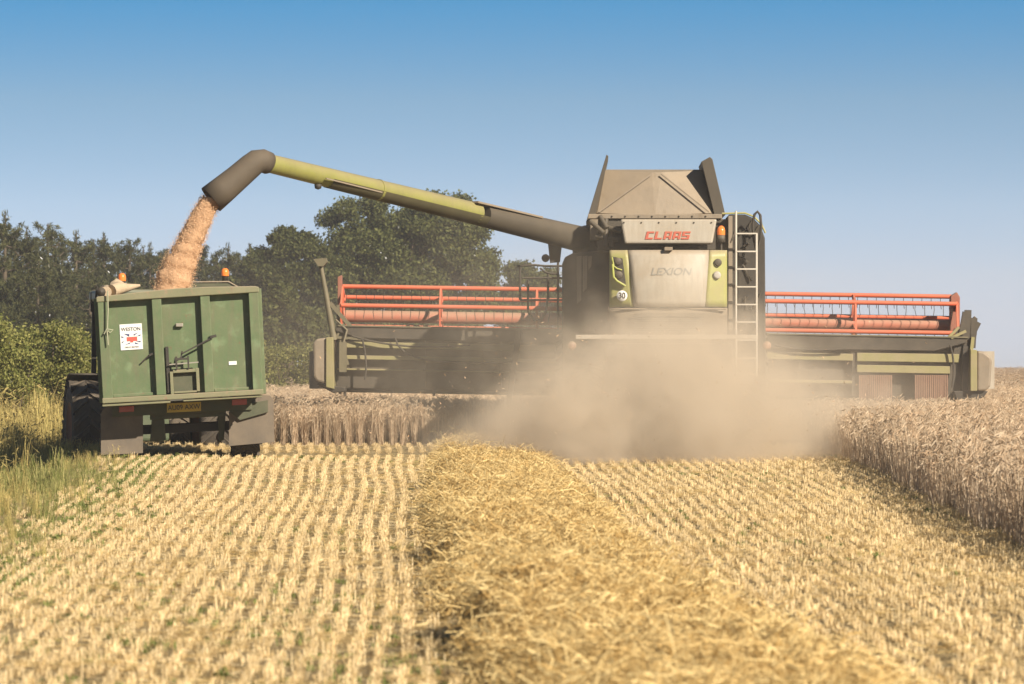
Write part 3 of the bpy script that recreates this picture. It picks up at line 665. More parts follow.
for sd, (a, bq, c, d_) in ((-1, ((609.5, 250), (627.3, 250), (633.8, 307), (609.5, 307))), (1, ((709.7, 250), (727.3, 250), (727.3, 307), (705.2, 307)))):
    def side(u, v):
        xl = a[0] + (d_[0] - a[0]) * v; xr = bq[0] + (c[0] - bq[0]) * v
        p = P_(xl + (xr - xl) * u, 250 + 57 * v, 0); e = (u if sd < 0 else 1 - u); p.y = .10 - .05 * e - .12 * math.sin(v * 2.2) * .6 * e - .02; return p
    sp = MB().patch(side, 6, 8).build('side_panel', 'lime', combine, 0, .02)
    if sd < 0:
        rec = MB().prism([P_(611.5, 256.5, 0) + Vector((0, .0, 0)), P_(622.5, 258.5, 0), P_(625.5, 281, 0), P_(626, 285.5, 0), P_(614, 280, 0)], (0, .05, 0))
        for v in rec.v: pass
        o = rec.build('lamp_recess', 'darker', sp); o.location.y = -.035
        ed = MB().tube([P_(612, 257, -.05), P_(613.8, 266, -.05), P_(617, 268.5, -.05), P_(622, 270, -.05)], .014, 6); ed.tube([P_(612.5, 264, -.05), P_(613.6, 277, -.05), P_(617, 281, -.05), P_(625.5, 286, -.05)], .022, 6)
        ed.build('recess_edge', 'lime_clean', sp)
        for (x, y) in ((618, 261.5), (619, 275)):
            MB().lathe([(0, -.03), (.04, -.028), (.062, -.015), (.064, .03)], P_(x, y, -.04), 'y', 16).build('tail_lamp', 'dark', sp)
        c0 = P_(622, 295.8, -.075); k = MB().lathe([(0, 0), (.088, 0), (.088, .012)], c0, 'y', 28).build('speed_sticker', 'sticker', sp)
        text_mesh('30', .135, 'letter_black', 'number', k, (c0.x, c0.y - .004, c0.z), .85, 0, .003)
    else:
        MB().lathe([(0, -.02), (.04, -.018), (.062, -.01), (.064, .03)], P_(718, 262.5, .0), 'y', 16).build('tail_lamp', 'auger_dark', sp)
        MB().lathe([(0, -.02), (.04, -.018), (.062, -.01), (.064, .03)], P_(717.2, 275, -.02), 'y', 16).build('tail_lamp', 'lens_clear', sp)
# lower tail gate and chopper
def gate(u, v):
    p = P_(609.5 + 118 * u, 308.5 + 34 * v, 0); p.y = -.02 + .25 * v - .16 * (1 - (2 * u - 1) ** 2) * .4; return p
MB().patch(gate, 10, 4).build('tailgate', 'tank', combine, 0, .02)
b = MB(); b.prism(CF.poly([(606, 343), (732, 343), (740, 424), (598, 424)], .3), (0, 1.5, 0)); b.build('straw_chopper', 'dark', combine, .03)
b = MB(); b.box((-1.5, -.22, 1.80), (1.42, -.12, 1.87)); lb = b.build('light_bar', 'cream', combine, .01)
for px in (572, 767): MB().lathe([(0, -.03), (.05, -.028), (.07, 0), (.07, .06)], P_(px, 345.5, -.17), 'y', 16).build('tail_lamp', 'lens_dusty', lb)
b = MB()
for y in (309.5, 341.5): b.bar(P_(611, y, -.06), P_(726, y, -.06), .02, .012)
build_each(b, 'seam', 'dark', combine)
b = MB()
for i in range(9): b.bar(P_(634, 314 + i * 2.2, -.085), P_(704, 314 + i * 2.2, -.085), .02, .012)
build_each(b, 'grille_bar', 'dark', combine)
# upper cover with the name
cprism([(620.5, 219), (717, 219), (712.5, 243.5), (625, 243.5)], .35, .5, 'upper_cover', 'cream', None, .03)
uc = combine.children[-1]
L5 = {'C': [(0, .86, .8, 1), (0, .14, .28, .86), (0, 0, .8, .14), ], 'L': [(0, .2, .28, 1), (0, 0, .8, .2)], 'A': [(0, .76, .82, 1), (0, 0, .26, .76), (.56, 0, .82, .76), (.26, .24, .56, .44)],
      'S': [(0, .78, .82, 1), (0, .58, .26, .78), (0, .40, .82, .58), (.56, .22, .82, .40), (0, 0, .82, .22)]}
L5['C'] = [(0, .78, .8, 1), (0, .22, .28, .78), (0, 0, .8, .22)]
b = MB(); p0 = P_(645.0, 239.3, .35); p1 = P_(691.5, 231.4, .35); cw = (p1.x - p0.x) / 5.15; ch = p1.z - p0.z
for i, ltr in enumerate('CLAAS'):
    for (xa, za, xb, zb) in L5[ltr]:
        q = [(xa, za), (xb, za), (xb, zb), (xa, zb)]
        b.prism([(p0.x + (i + x * 1.05 + .22 * z) * cw, .338, p0.z + z * ch) for x, z in q], (0, .014, 0))
b.build('lettering', 'letter_red', uc)
cprism([(588, 214), (722, 214), (722, 218.5), (588, 218.5)], .9, .3, 'top_rail', 'tank')
b = MB().prism(CF.poly([(598, 219), (728, 219), (728, 250), (598, 250)], .95), (0, 1.25, 0)); b.build('engine_bay', 'dark', combine, .01)
b = MB()
for (x0, y0, x1, y1) in ((590, 221, 604, 233), (600, 216, 607, 228), (604, 226, 622, 232), (596, 236, 620, 240), (606, 219, 606, 246), (612, 230, 612, 248), (640, 246.5, 700, 246.5)): b.tube([P_(x0, y0, .9), P_(x1, y1, .8)], .04, 8)
b.box(P_(664, 252, .3), P_(672, 248.5, .45)); build_each(b, 'pipe', 'auger_dark', combine)
# beacon
bz = P_(721.3, 235, .6); b = MB().lathe([(0, -.12), (.07, -.12), (.065, .0), (0, .0)], bz, 'z', 14); b.tube([bz + Vector((0, 0, -.12)), bz + Vector((0, 0, -.34))], .018, 8); bc = b.build('beacon', 'dark', combine)
MB().lathe([(.068, 0), (.07, .07), (.055, .12), (.025, .15), (0, .155)], bz, 'z', 16).build('beacon_lens', 'lens_orange', bc)
# right side cover with arched top, ladder and hand rail
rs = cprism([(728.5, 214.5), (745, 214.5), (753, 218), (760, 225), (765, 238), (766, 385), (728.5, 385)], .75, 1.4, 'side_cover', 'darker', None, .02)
b = MB(); arch = [(722, 213.5), (745, 213), (754, 216.5), (761.5, 224), (765.5, 233)]
b.tube([P_(x, y, .74) for x, y in arch], .018, 6); b.build('cover_trim', 'lime', rs)
cprism([(728.4, 216), (732.5, 216), (732.5, 330), (728.4, 330)], .72, .03, 'cover_strip', 'tank', rs, .004)
b = MB()
for i in range(14):
    x, y = random.uniform(737, 756), random.uniform(222, 320); q = P_(x, y, .72); b.tube([q, q + Vector((U(-.1, .1), -.02, U(-.12, .12))), q + Vector((U(-.15, .15), 0, U(-.2, .2)))], U(.008, .02), 6)
build_each(b, 'hose', 'auger_dark', rs)
b = MB(); b.tube([P_(736, 211, .4), P_(736, 376, .4)], .019, 8); b.tube([P_(756.5, 233, .4), P_(756.5, 376, .4)], .019, 8)
for y in (233.5, 251.4, 269, 286.8, 304.5, 322, 340, 358, 374.5): b.bar(P_(736, y, .4), P_(756.5, y, .4), .04, .022)
b.build('ladder', 'white', combine)
b = MB().tube([P_(x, y, .45) for x, y in ((756.5, 250), (753.6, 238), (752.8, 224), (754.5, 214.5), (757.5, 211.5), (760.3, 215), (761.2, 226), (760.6, 238), (757.5, 250))], .022, 8); b.build('handrail', 'darker', combine)
# grain tank: creased panel, raised side flaps
b = MB(); pk = P_(655, 173, 3.5); A = P_(606, 171.5, 3.7); B = P_(702, 171.5, 3.7); C = P_(594, 216, 3.3); D = P_(714, 216, 3.3); m1 = P_(598, 213, 3.25); m2 = P_(710, 213, 3.25); pk = P_(652, 173, 3.4); pk2 = P_(661, 173, 3.4); mm = P_(655, 216, 3.15)
b.add([A, pk, pk2, B, m2, mm, m1, C, D], [(0, 6, 1), (1, 6, 5), (1, 5, 2), (2, 5, 4), (2, 4, 3), (0, 7, 6), (3, 4, 8), (6, 7, 5), (5, 8, 4)])
tank = b.build('grain_tank', 'tank', combine, 0, .03)
b = MB(); b.bar(P_(605, 171, 3.7), P_(703, 171, 3.7), .04, .05)
for x0, y0, x1, y1 in ((652, 174, 599, 212), (661, 174, 709, 212)): b.bar(P_(x0, y0, 3.30), P_(x1, y1, 3.15), .02, .02)
b.build('tank_rib', 'tank', tank)
for pts, nm in ((((586, 222), (594, 222), (608.5, 156), (606.5, 154.5)), 'l'), (((701.5, 161.5), (710, 156.8), (712.5, 159), (725.5, 215), (714.5, 215)), 'r')):
    MB().prism(CF.poly(pts, 3.2), (0, 1.7, 0)).build('tank_flap', 'auger_dark', tank, .006)
MB().prism(CF.poly([(590, 214.5), (722, 214.5), (724, 240), (590, 240)], 2.25), (0, 3.0, 0)).build('tank_wall', 'tank', tank, .02)
# cab, feeder house, front axle
b = MB().prism([(-.95, 6.9, 1.6), (.95, 6.9, 1.6), (1.0, 6.9, 3.35), (-1.0, 6.9, 3.35)], (0, 1.4, 0)); b.box((-1.1, 6.8, 3.36), (1.1, 8.4, 3.55)); cab = b.build('cab', 'cream', combine, .04)
MB().prism([(-.85, 8.3, 1.75), (.85, 8.3, 1.75), (.9, 8.3, 3.25), (-.9, 8.3, 3.25)], (0, .03, 0)).build('windscreen', 'glass', cab)
MB().prism([(-.7, 5.5, 1.0), (.7, 5.5, 1.0), (.7, 5.5, 1.8), (-.7, 5.5, 1.8)], (0, 2.4, .3)).build('feeder_house', 'dark', combine, .02)
b = MB(); b.box((-1.4, 5.85, .85), (1.4, 6.15, 1.15)); b.box((-1.25, 1.4, .6), (1.25, 1.65, .8)); build_each(b, 'axle', 'dark', combine)
for sx in (-1, 1): wheel(combine, (sx * 1.5, 6.0, .98), .96, .75, 'rim_pale', 20); wheel(combine, (sx * 1.28, 1.5, .68), .66, .5, 'rim_pale', 20)
# left platform rails, lamp bracket, boarding ladder
b = MB()
for pts in (((558, 252), (558, 330)), ((517, 266), (535, 265), (545, 266), (562, 266)), ((540, 268), (545, 272), (550, 273.5), (558, 274)), ((548, 274), (548, 296), (546, 312), (541, 320), (534, 320), (528, 312), (528, 280)), ((522, 278), (562, 278)), ((520, 300), (562, 300)), ((520, 267), (520, 300))):
    b.tube([P_(x, y, 6.6) for x, y in pts], .022, 6)
b.build('platform_rail', 'darker', combine)
b = MB().bar(P_(519, 330, 6.4), P_(505, 430, 6.4), .2, .1); b.bar(P_(509, 425, 6.4), P_(496, 432, 6.4), .1, .1); b.build('boarding_ladder', 'dark', combine, .01)
b = MB()
for i in range(8): b.lathe([(0, -.012), (.014, -.01), (.016, .01)], P_(612 + i * 13.4, 216.3, .895), 'y', 8)
for i in range(6): b.lathe([(0, -.012), (.012, -.01), (.014, .01)], P_(624 + i * 17.5, 222.5, .345), 'y', 8)
build_each(b, 'bolt', 'dark', combine)
MB().box(P_(664.5, 250.5, -.13), P_(672.5, 247.2, -.02)).build('hood_latch', 'tank', combine, .006)
# unloading auger
aP = P_(586, 240, 3.5); aE = None
def W2L(X, Y, Z): dx, dy = X - 2.53, Y - 60; c, s = math.cos(-.021), math.sin(-.021); return Vector((dx * c + dy * s, -dx * s + dy * c, Z))
def PW(px, py, Y): return W2L((px - 512) / F * Y, Y, CZ + (HY - py) / F * Y)
e0 = PW(268, 163, 57.5); e3 = PW(590, 241.5, 63.3)
ax = [e0.lerp(e3, t) for t in np.linspace(0, 1, 9)]
ag = MB().tube(ax[:6], [.146, .152, .160, .168, .176, .184], 20).build('unloading_auger', 'auger', combine)
MB().tube([e0.lerp(e3, .645), e0.lerp(e3, .8), e3], [.19, .202, .225], 18).build('auger_shroud', 'auger_dark', ag)
b = MB()
for t in (0, .32, .62): p = e0.lerp(e3, t); d = (e3 - e0).normalized(); b.tube([p - d * .025, p + d * .025], .160 + .04 * t, 20)
build_each(b, 'auger_flange', 'auger', ag)
dn = Vector((0, 0, -1))
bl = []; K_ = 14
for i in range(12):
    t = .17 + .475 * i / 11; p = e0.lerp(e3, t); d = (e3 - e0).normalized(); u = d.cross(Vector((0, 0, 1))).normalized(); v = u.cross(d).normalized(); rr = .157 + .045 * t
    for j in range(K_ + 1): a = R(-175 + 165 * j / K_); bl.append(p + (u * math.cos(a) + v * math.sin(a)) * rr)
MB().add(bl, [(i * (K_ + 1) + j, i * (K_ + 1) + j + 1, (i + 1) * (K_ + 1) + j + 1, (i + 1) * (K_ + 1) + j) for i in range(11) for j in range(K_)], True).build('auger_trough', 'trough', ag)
b = MB(); b.bar(PW(326, 178.4, 58.2), PW(382, 192.4, 59.2), .02, .02)
b.bar(PW(475, 202, 60.9), PW(540, 217.5, 62.2), .14, .03); build_each(b, 'auger_strip', 'tank', ag)
b = MB(); p = PW(318, 186.5, 58.3); b.lathe([(0, -.05), (.05, -.03), (.06, .03), (0, .05)], p, 'z', 10); b.tube([p, p + Vector((0, .05, .12))], .015, 6); b.build('auger_lamp', 'darker', ag)
b = MB().lathe([(.26, -.5), (.30, -.2), (.30, .12), (.24, .26), (.1, .3), (0, .3)], PW(590, 243, 63.3), 'z', 18); b.tube([PW(588, 236, 63.3), PW(604, 240, 63.2), PW(616, 246, 63.2)], [.24, .26, .26], 14); b.build('auger_turret', 'auger_dark', ag)
b = MB().prism([PW(x, y, 63) for x, y in ((548, 244), (562, 244), (560, 262), (550, 263))], (0, .1, 0)); b.lathe([(0, -.06), (.06, -.05), (.07, .06), (0, .07)], PW(545.5, 258, 63), 'y', 12); b.build('lamp_bracket', 'darker', ag)
s_end = PW(211, 199.5, 57.2); el = [PW(268, 163, 57.5), PW(262.5, 160.8, 57.42), PW(256.5, 161.5, 57.38), PW(250, 166.5, 57.35), PW(238, 177, 57.3), PW(224, 188.8, 57.25)]
b = MB().tube(el + [s_end], [.165, .172, .178, .182, .19, .205, .218], 18, cap=False); b.build('auger_spout', 'spout', ag, 0, .012)
sp_d = (s_end - el[-1]).normalized()
# --- cutting header carried in front
hb = MB()
def H_(px, py, d=8.0): return P_(px, py, d)
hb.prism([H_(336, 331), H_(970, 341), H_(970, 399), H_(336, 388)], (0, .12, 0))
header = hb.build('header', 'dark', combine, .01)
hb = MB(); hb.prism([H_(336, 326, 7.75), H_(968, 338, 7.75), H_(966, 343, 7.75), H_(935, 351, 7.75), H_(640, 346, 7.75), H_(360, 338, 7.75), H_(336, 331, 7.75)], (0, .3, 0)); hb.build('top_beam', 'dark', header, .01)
hb = MB(); hb.bar(H_(338, 325.6, 7.8), H_(968, 337.4, 7.8), .16, .025); hb.build('top_edge', 'olive', header)
hb = MB()
for (x0, y0, x1, y1, hh, dd) in ((345, 344.5, 560, 348.5, 6, 7.8), (340, 357, 560, 361, 4, 7.82), (337, 369, 560, 373, 1.6, 7.85), (765, 355.5, 853, 357.3, 7, 7.8), (857, 357, 959, 358.3, 8.5, 7.78), (857, 368.5, 950, 370, 7.5, 7.72), (770, 381, 852, 382, 3, 7.8)):
    hb.prism([H_(x0, y0 - hh / 2, dd), H_(x1, y1 - hh / 2, dd), H_(x1, y1 + hh / 2, dd), H_(x0, y0 + hh / 2, dd)], (0, .16, 0))
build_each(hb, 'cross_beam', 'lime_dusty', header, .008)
for (x0, x1) in ((859, 892), (915, 947)):
    hb = MB(); x = x0
    while x < x1: hb.prism([H_(x, 375, 7.74), H_(x + 1.5, 375, 7.74), H_(x + 1.5 + U(-.3, .3), 400, 7.74), H_(x + U(-.2, .2), 400, 7.74)], (0, .03, 0)); x += 2.1
    hb.build('brush_curtain', 'brush', header)
hb = MB()
for (x, y0, y1) in ((345, 386, 396), (392, 386, 393), (434, 387, 396), (472, 388, 392), (340, 386, 394), (859, 398, 409), (950, 398, 405), (955, 398, 403), (900, 399, 402)): hb.box(H_(x - 1.5, y1, 7.9), H_(x + 1.5, y0, 8.05))
for x in (424, 500, 700, 800, 853): hb.box(H_(x - 1, 396 - (x < 600) * 8, 7.83), H_(x + 1.5, 338, 7.9))
build_each(hb, 'support_bracket', 'dark', header)
hb = MB()
for pts in (((352, 336), (380, 345), (420, 350), (470, 345)), ((362, 338), (368, 360), (365, 380)), ((395, 338), (400, 362), (440, 366), (520, 362)), ((775, 345), (800, 352), (846, 349)), ((950, 345), (956, 362), (952, 388))):
    q4 = [np.array(p, float) for p in pts]; n4 = len(q4) - 1
    cv = [sum(math.comb(n4, k) * (1 - t) ** (n4 - k) * t ** k * q4[k] for k in range(n4 + 1)) for t in np.linspace(0, 1, 10)]
    hb.tube([P_(x, y, 7.68) for x, y in cv], .02, 6)
build_each(hb, 'hose', 'darker', header)
# end shields and dividers
for nm, fr, stp, skid in (('r', [(977, 350.5), (984, 351.5), (991, 357), (992, 362), (990.5, 386), (986, 391), (977, 391)], [(970.5, 349), (977, 350), (977, 391), (970.5, 391)], [(953, 391), (988, 391), (984, 397), (975, 402), (958, 403)]),
                          ('l', [(313, 343), (316, 339), (326, 337.5), (326, 384), (316, 381), (313.5, 376)], [(326, 337.5), (333, 337), (334, 389), (326, 387)], [(316, 384), (345, 387), (346, 392), (333, 393)])):
    sh = MB().prism(CF.poly(fr, 7.6), (0, 1.6, 0)).build('end_shield', 'tank', header, .04)
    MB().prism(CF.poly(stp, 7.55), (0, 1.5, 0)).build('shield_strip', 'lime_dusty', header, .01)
    MB().prism(CF.poly(skid, 7.7), (0, 1.6, 0)).build('skid', 'darker', header, .02)
    cx = sum(p[0] for p in fr) / len(fr); a0 = P_(cx, 370, 9.2); tip = P_(cx, 388, 11.2)
    q = [a0 + Vector(v) for v in ((-.17, 0, -.35), (.17, 0, -.35), (.17, 0, .35), (-.17, 0, .35))]
    MB().add(q + [tip], [(3, 2, 1, 0), (0, 1, 4), (1, 2, 4), (2, 3, 4), (3, 0, 4)]).build('crop_divider', 'cream', header)
hb = MB()
for pts, wd in ((((960, 345), (966, 312)), .12), (((967, 350), (968, 310)), .1), (((972, 348), (974, 318)), .1), (((956, 338), (967, 322)), .06), (((974, 330), (978, 322)), .05), (((948, 396), (958, 345)), .14), (((964, 396), (966, 346)), .16)):
    hb.bar(H_(*pts[0], 7.9), H_(*pts[1], 7.9), wd, .12)
hb.lathe([(0, -.03), (.18, -.03), (.2, 0), (.18, .03), (0, .03)], H_(974.5, 327, 8.1), 'x', 18); build_each(hb, 'drive_arm', 'dark', header)
hb = MB(); hb.bar(H_(949, 337, 7.8), H_(959, 327, 7.8), .05); hb.bar(H_(951, 338, 7.75), H_(966, 331, 7.75), .05); hb.bar(H_(971.5, 350, 7.8), H_(973, 337, 7.8), .06); build_each(hb, 'lime_link', 'lime_dusty', header)
hb = MB(); hb.tube([H_(334, 340, 7.8), H_(327, 300, 7.8), H_(320.5, 264, 7.8)], [.065, .05, .04], 8); hb.prism([H_(313, 259, 7.7), H_(326, 258, 7.7), H_(327, 262, 7.7), H_(323, 266.5, 7.7), H_(318, 266, 7.7)], (0, .25, 0)); hb.build('sensor_pole', 'olive', header)
hb = MB(); hb.bar(H_(330, 303, 7.8), H_(361, 338.5, 7.8), .07); hb.bar(H_(333, 337, 7.8), H_(361, 339, 7.8), .05); hb.bar(H_(336, 338, 7.8), H_(346, 320, 7.8), .04); hb.bar(H_(343, 342, 7.75), H_(343, 372, 7.75), .13, .13); hb.bar(H_(338, 305, 7.9), H_(340, 340, 7.9), .05); hb.bar(H_(348, 365, 7.8), H_(341, 340, 7.8), .05)
hb.tube([H_(336, 320, 7.8), H_(347, 330, 7.7), H_(341, 352, 7.75)], .02, 6); build_each(hb, 'brace', 'olive', header)
# reel in two halves
dR = 9.3; rad = 30 / F * (60 + dR)
def reel(xa, xb, phase, spiders):
    ya = lambda x: 316 + (x - 345) * (325.5 - 316) / (950 - 345)
    a, b_ = P_(xa, ya(xa), dR), P_(xb, ya(xb), dR)
    core = MB().tube([a, b_], .115, 14).build('reel', 'redtube', header)
    q = MB(); tn = MB()
    for k in range(6):
        an = R(phase + 60 * k); off = Vector((0, math.cos(an) * rad, math.sin(an) * rad)); q.tube([a + off, b_ + off], .042, 8)
        nT = int((b_ - a).length / .17)
        for i in range(nT):
            s = a.lerp(b_, (i + .5) / nT) + off; tn.tube([s, s + Vector((U(-.01, .01), .03, -.12)), s + Vector((U(-.02, .02), -.03, -.24))], .006, 4, False)
    build_each(q, 'reel_bat', 'red', core); tn.build('reel_tines', 'darker', core)['kind'] = 'stuff'
    for x in spiders:
        c = P_(x, ya(x), dR); s = MB()
        for k in range(6):
            an = R(phase + 60 * k); e = c + Vector((0, math.cos(an) * rad, math.sin(an) * rad)); an2 = R(phase + 60 * (k + 1)); e2 = c + Vector((0, math.cos(an2) * rad, math.sin(an2) * rad))
            s.bar(c, e, .05, .07); s.bar(e, e2, .035, .05)
        s.build('reel_spider', 'red', core)
reel(343, 600, 100, (343, 441, 537)); reel(606, 955, 75, (610, 735, 854, 955))
hb = MB()
hb.prism([H_(951, 296, 9), H_(957, 292, 9), H_(960, 297, 9), H_(960, 340, 9), H_(950, 340, 9)], (0, .3, 0)); hb.prism([H_(337.5, 277, 9), H_(341.5, 275, 9), H_(341.5, 322, 9), H_(337.5, 320, 9)], (0, .3, 0)); build_each(hb, 'reel_arm', 'dark_red', header, .01)
# cutter table and auger
hb = MB(); hb.prism([H_(338, 388, 8.05), H_(970, 399, 8.05), H_(970, 401, 8.05), H_(338, 390, 8.05)], (0, 1.2, -.05)); hb.build('cutter_table', 'dark', header)
MB().tube([P_(345, 365, 8.7), P_(965, 375, 8.7)], .3, 16).build('intake_auger', 'olive', header)

# ------------------------------------------------------------------ grain trailer
TF = Frame(-4.89, 54.5, .09); T_ = TF.P
trailer = empty('grain_trailer', 'green steel grain trailer being filled, its hatched tailgate towards the viewer', 'trailer', (-4.89, 54.5, 0), .09)
TL, TR, BR, BL = (98, 298), (257, 288), (262, 394), (104, 403)
def tq(u, v):    # point on the rear face in pixels
    t_ = (TL[0] + (TR[0] - TL[0]) * u, TL[1] + (TR[1] - TL[1]) * u); b_ = (BL[0] + (BR[0] - BL[0]) * u, BL[1] + (BR[1] - BL[1]) * u); return (t_[0] + (b_[0] - t_[0]) * v, t_[1] + (b_[1] - t_[1]) * v)
def trect(u0, v0, u1, v1, d, th, mb):
    return mb.prism([T_(*tq(u, v), d) for u, v in ((u0, v0), (u1, v0), (u1, v1), (u0, v1))], (0, th, 0))
tb = MB(); c4 = [T_(*tq(u, v), .12) for u, v in ((0, 0), (1, 0), (1, 1), (0, 1))]
LEN = 5.2
for i, j in ((0, 3), (1, 2)):   # side walls
    a, b_ = c4[i], c4[j]; sx = .05 if i == 0 else -.05
    tb.prism([a, b_, b_ + Vector((sx, 0, 0)), a + Vector((sx, 0, 0))], (0, LEN, 0))
tb.prism([c4[3], c4[2], c4[2] + Vector((0, 0, .06)), c4[3] + Vector((0, 0, .06))], (0, LEN, 0))
tb.prism([q + Vector((0, LEN, 0)) for q in c4], (0, .05, 0)); tbody = tb.build('body', 'green', trailer, .01)
tb = MB()
for k in range(7):
    y = .3 + k * .78
    tb.prism([c4[0] + Vector((-.07, y, 0)), c4[0] + Vector((-.002, y, 0)), c4[3] + Vector((-.002, y, 0)), c4[3] + Vector((-.07, y, 0))], (0, .09, 0))
    tb.prism([c4[1] + Vector((.002, y, 0)), c4[1] + Vector((.07, y, 0)), c4[2] + Vector((.07, y, 0)), c4[2] + Vector((.002, y, 0))], (0, .09, 0))
build_each(tb, 'side_post', 'green', tbody, .008)
# tailgate: skin, frame and posts
tb = MB(); trect(.01, .02, .99, .96, .10, .02, tb); tgate = tb.build('tailgate', 'green', trailer)
tb = MB(); trect(-.005, .0, .058, 1.0, -.03, .12, tb); trect(.945, .0, 1.005, 1.0, -.03, .12, tb); build_each(tb, 'corner_post', 'green', tgate, .008)
tb = MB(); trect(.335, .041, .395, .954, -.02, .11, tb); trect(.640, .041, .700, .954, -.02, .11, tb); build_each(tb, 'tailgate_post', 'green', tgate, .008)
tb = MB()
hump = [(-.012, -.008), (.0, -.014), (.3, -.035), (.5, -.045), (.7, -.04), (.985, -.02), (1.012, -.01), (1.012, .04), (-.012, .04)]
tb.prism([T_(*tq(u, v), -.045) for u, v in hump], (0, .16, 0)); tb.build('top_rail', 'green_edge', tgate, .012)
tb = MB(); trect(-.01, .955, 1.01, 1.005, -.05, .14, tb); trect(-.012, 1.008, .42, 1.035, -.02, .1, tb); trect(.5, 1.008, 1.0, 1.03, -.02, .1, tb); build_each(tb, 'bottom_rail', 'green_edge', tgate, .01)
tb = MB(); trect(.06, .925, .333, .953, .06, .035, tb); trect(.702, .925, .943, .953, .06, .035, tb); build_each(tb, 'bottom_trim', 'green', tgate, .006)
# headboard with arched top seen over the rim
q = [(-.0, .04), (.35, .0), (.6, -.05), (.85, -.03), (1.03, .04), (1.03, .3), (0, .3)]
zs = c4[0].lerp(c4[1], .5)
w_ = c4[1].x - c4[0].x; pts = [Vector((c4[0].x + u * w_, LEN + .06, c4[0].z + u * (c4[1].z - c4[0].z) - v * 1.55 + (.16 if v < 0 else 0))) for u, v in q]
tb = MB().prism(pts, (0, .05, 0)); hbd = tb.build('headboard', 'chassis', trailer)
tb = MB().tube([p + Vector((0, -.01, .02)) for p in pts[:5]], .014, 6); tb.build('headboard_edge', 'tank', hbd)
# hatch
tb = MB(); trect(.425, .74, .445, .955, -.015, .1, tb); trect(.59, .72, .61, .94, -.015, .1, tb); trect(.446, .725, .589, .755, -.015, .1, tb); trect(.446, .93, .589, .948, -.015, .1, tb); hf = tb.build('hatch_frame', 'green_edge', tgate, .005)
tb = MB(); trect(.446, .756, .589, .929, .07, .02, tb); tb.build('hatch_door', 'chassis', hf)
tb = MB(); trect(.405, .50, .425, .94, .02, .07, tb); tb.build('hatch_guide', 'darker', hf, .004)
tb = MB(); e = lambda u, v, d=-.03: T_(*tq(u, v), d)
tb.bar(e(.47, .72), e(.47, .60), .025); tb.bar(e(.545, .72), e(.545, .60), .025); tb.bar(e(.46, .625), e(.55, .625), .03); tb.bar(e(.50, .62), e(.51, .55), .025); tb.bar(e(.51, .575, -.05), e(.72, .43, -.05), .022); tb.bar(e(.69, .435, -.05), e(.73, .425, -.05), .04); tb.build('hatch_lever', 'darker', hf)
tb = MB(); tb.bar(e(.425, .672), e(.61, .665), .018); tb.build('hatch_rod', 'steelwire', hf)
tb = MB(); tb.box(e(.478, .318, .03), e(.525, .29, .09)); tb.build('grab_handle', 'steelwire', tgate, .008)
tb = MB(); tb.bar(e(.25, .64, .06), e(.31, .56, .03), .02); tb.bar(e(.30, .575, .03), e(.33, .555, .03), .028); tb.build('latch', 'darker', tgate)
# stickers
tb = MB(); trect(.125, .265, .265, .51, .088, .010, tb); stk = tb.build('poster', 'sticker', tgate)
tb = MB()
for (u0, v0, u1, v1, u2, v2) in ((.15, .355, .185, .36, .182, .385), (.132, .375, .15, .388, .134, .395), (.133, .43, .152, .425, .135, .444), (.15, .462, .185, .44, .185, .452), (.21, .365, .24, .35, .212, .38), (.23, .385, .255, .368, .252, .384), (.222, .43, .255, .432, .25, .445), (.215, .44, .243, .46, .218, .458)):
    tb.prism([T_(*tq(u, v), .085) for u, v in ((u0, v0), (u1, v1), (u2, v2))], (0, .003, 0))
tb.build('poster_flag', 'sticker_blue', stk)
tb = MB(); trect(.166, .388, .232, .428, .084, .003, tb); trect(.188, .428, .206, .440, .084, .003, tb); tb.build('poster_print', 'sticker_red', stk)
q = T_(*tq(.195, .315), .086); o = text_mesh('WESTON', .072, 'letter_black', 'poster_text', stk, q, .95); o.rotation_euler[1] = -R(3)
q = T_(*tq(.195, .485), .086); o = text_mesh('GREAT BRITISH', .03, 'letter_grey', 'poster_text', stk, q, 1.0); o.rotation_euler[1] = -R(3)
tb = MB(); trect(.80, .675, .85, .71, .088, .010, tb); tb.build('white_label', 'sticker', tgate)
# chassis, lamps, plate
tb = MB(); tb.prism([T_(x, y, .8) for x, y in ((150, 408), (226, 404), (226, 416), (150, 420))], (0, 4.2, 0)); tb.prism([T_(x, y, .62) for x, y in ((112, 404), (252, 397), (252, 410), (112, 417))], (0, .12, 0))
tb.prism([T_(x, y, .95) for x, y in ((152, 415), (164, 414), (166, 440), (150, 442))], (0, .2, 0)); tb.prism([T_(x, y, .95) for x, y in ((218, 410), (226, 410), (224, 440), (219, 442))], (0, .2, 0)); ch = tb.build('chassis', 'chassis', trailer, .01)
tb = MB().prism([T_(x, y, .5) for x, y in ((167, 403.5), (201, 401.8), (201, 411), (167, 412.7))], (0, .02, 0)); npl = tb.build('number_plate', 'plate', ch)
q = T_(184, 407.4, .492); o = text_mesh('AU09 AXW', .105, 'letter_black', 'plate_text', npl, q, .9); o.rotation_euler[1] = -R(3)
for x0, x1, y, m_ in ((119, 134, 409, 'lens_red'), (232, 247, 402, 'lens_red')):
    MB().prism([T_(x, yy_, .54) for x, yy_ in ((x0, y - 2.5), (x1, y - 3.3), (x1, y + 2.5), (x0, y + 3.3))], (0, .05, 0)).build('rear_lamp', m_, ch, .005)
tb = MB().prism([T_(x, y, .66) for x, y in ((230, 412), (252, 403), (268, 400), (268, 412), (240, 420))], (0, .1, 0)); tb.build('mudguard_bracket', 'chassis', ch)
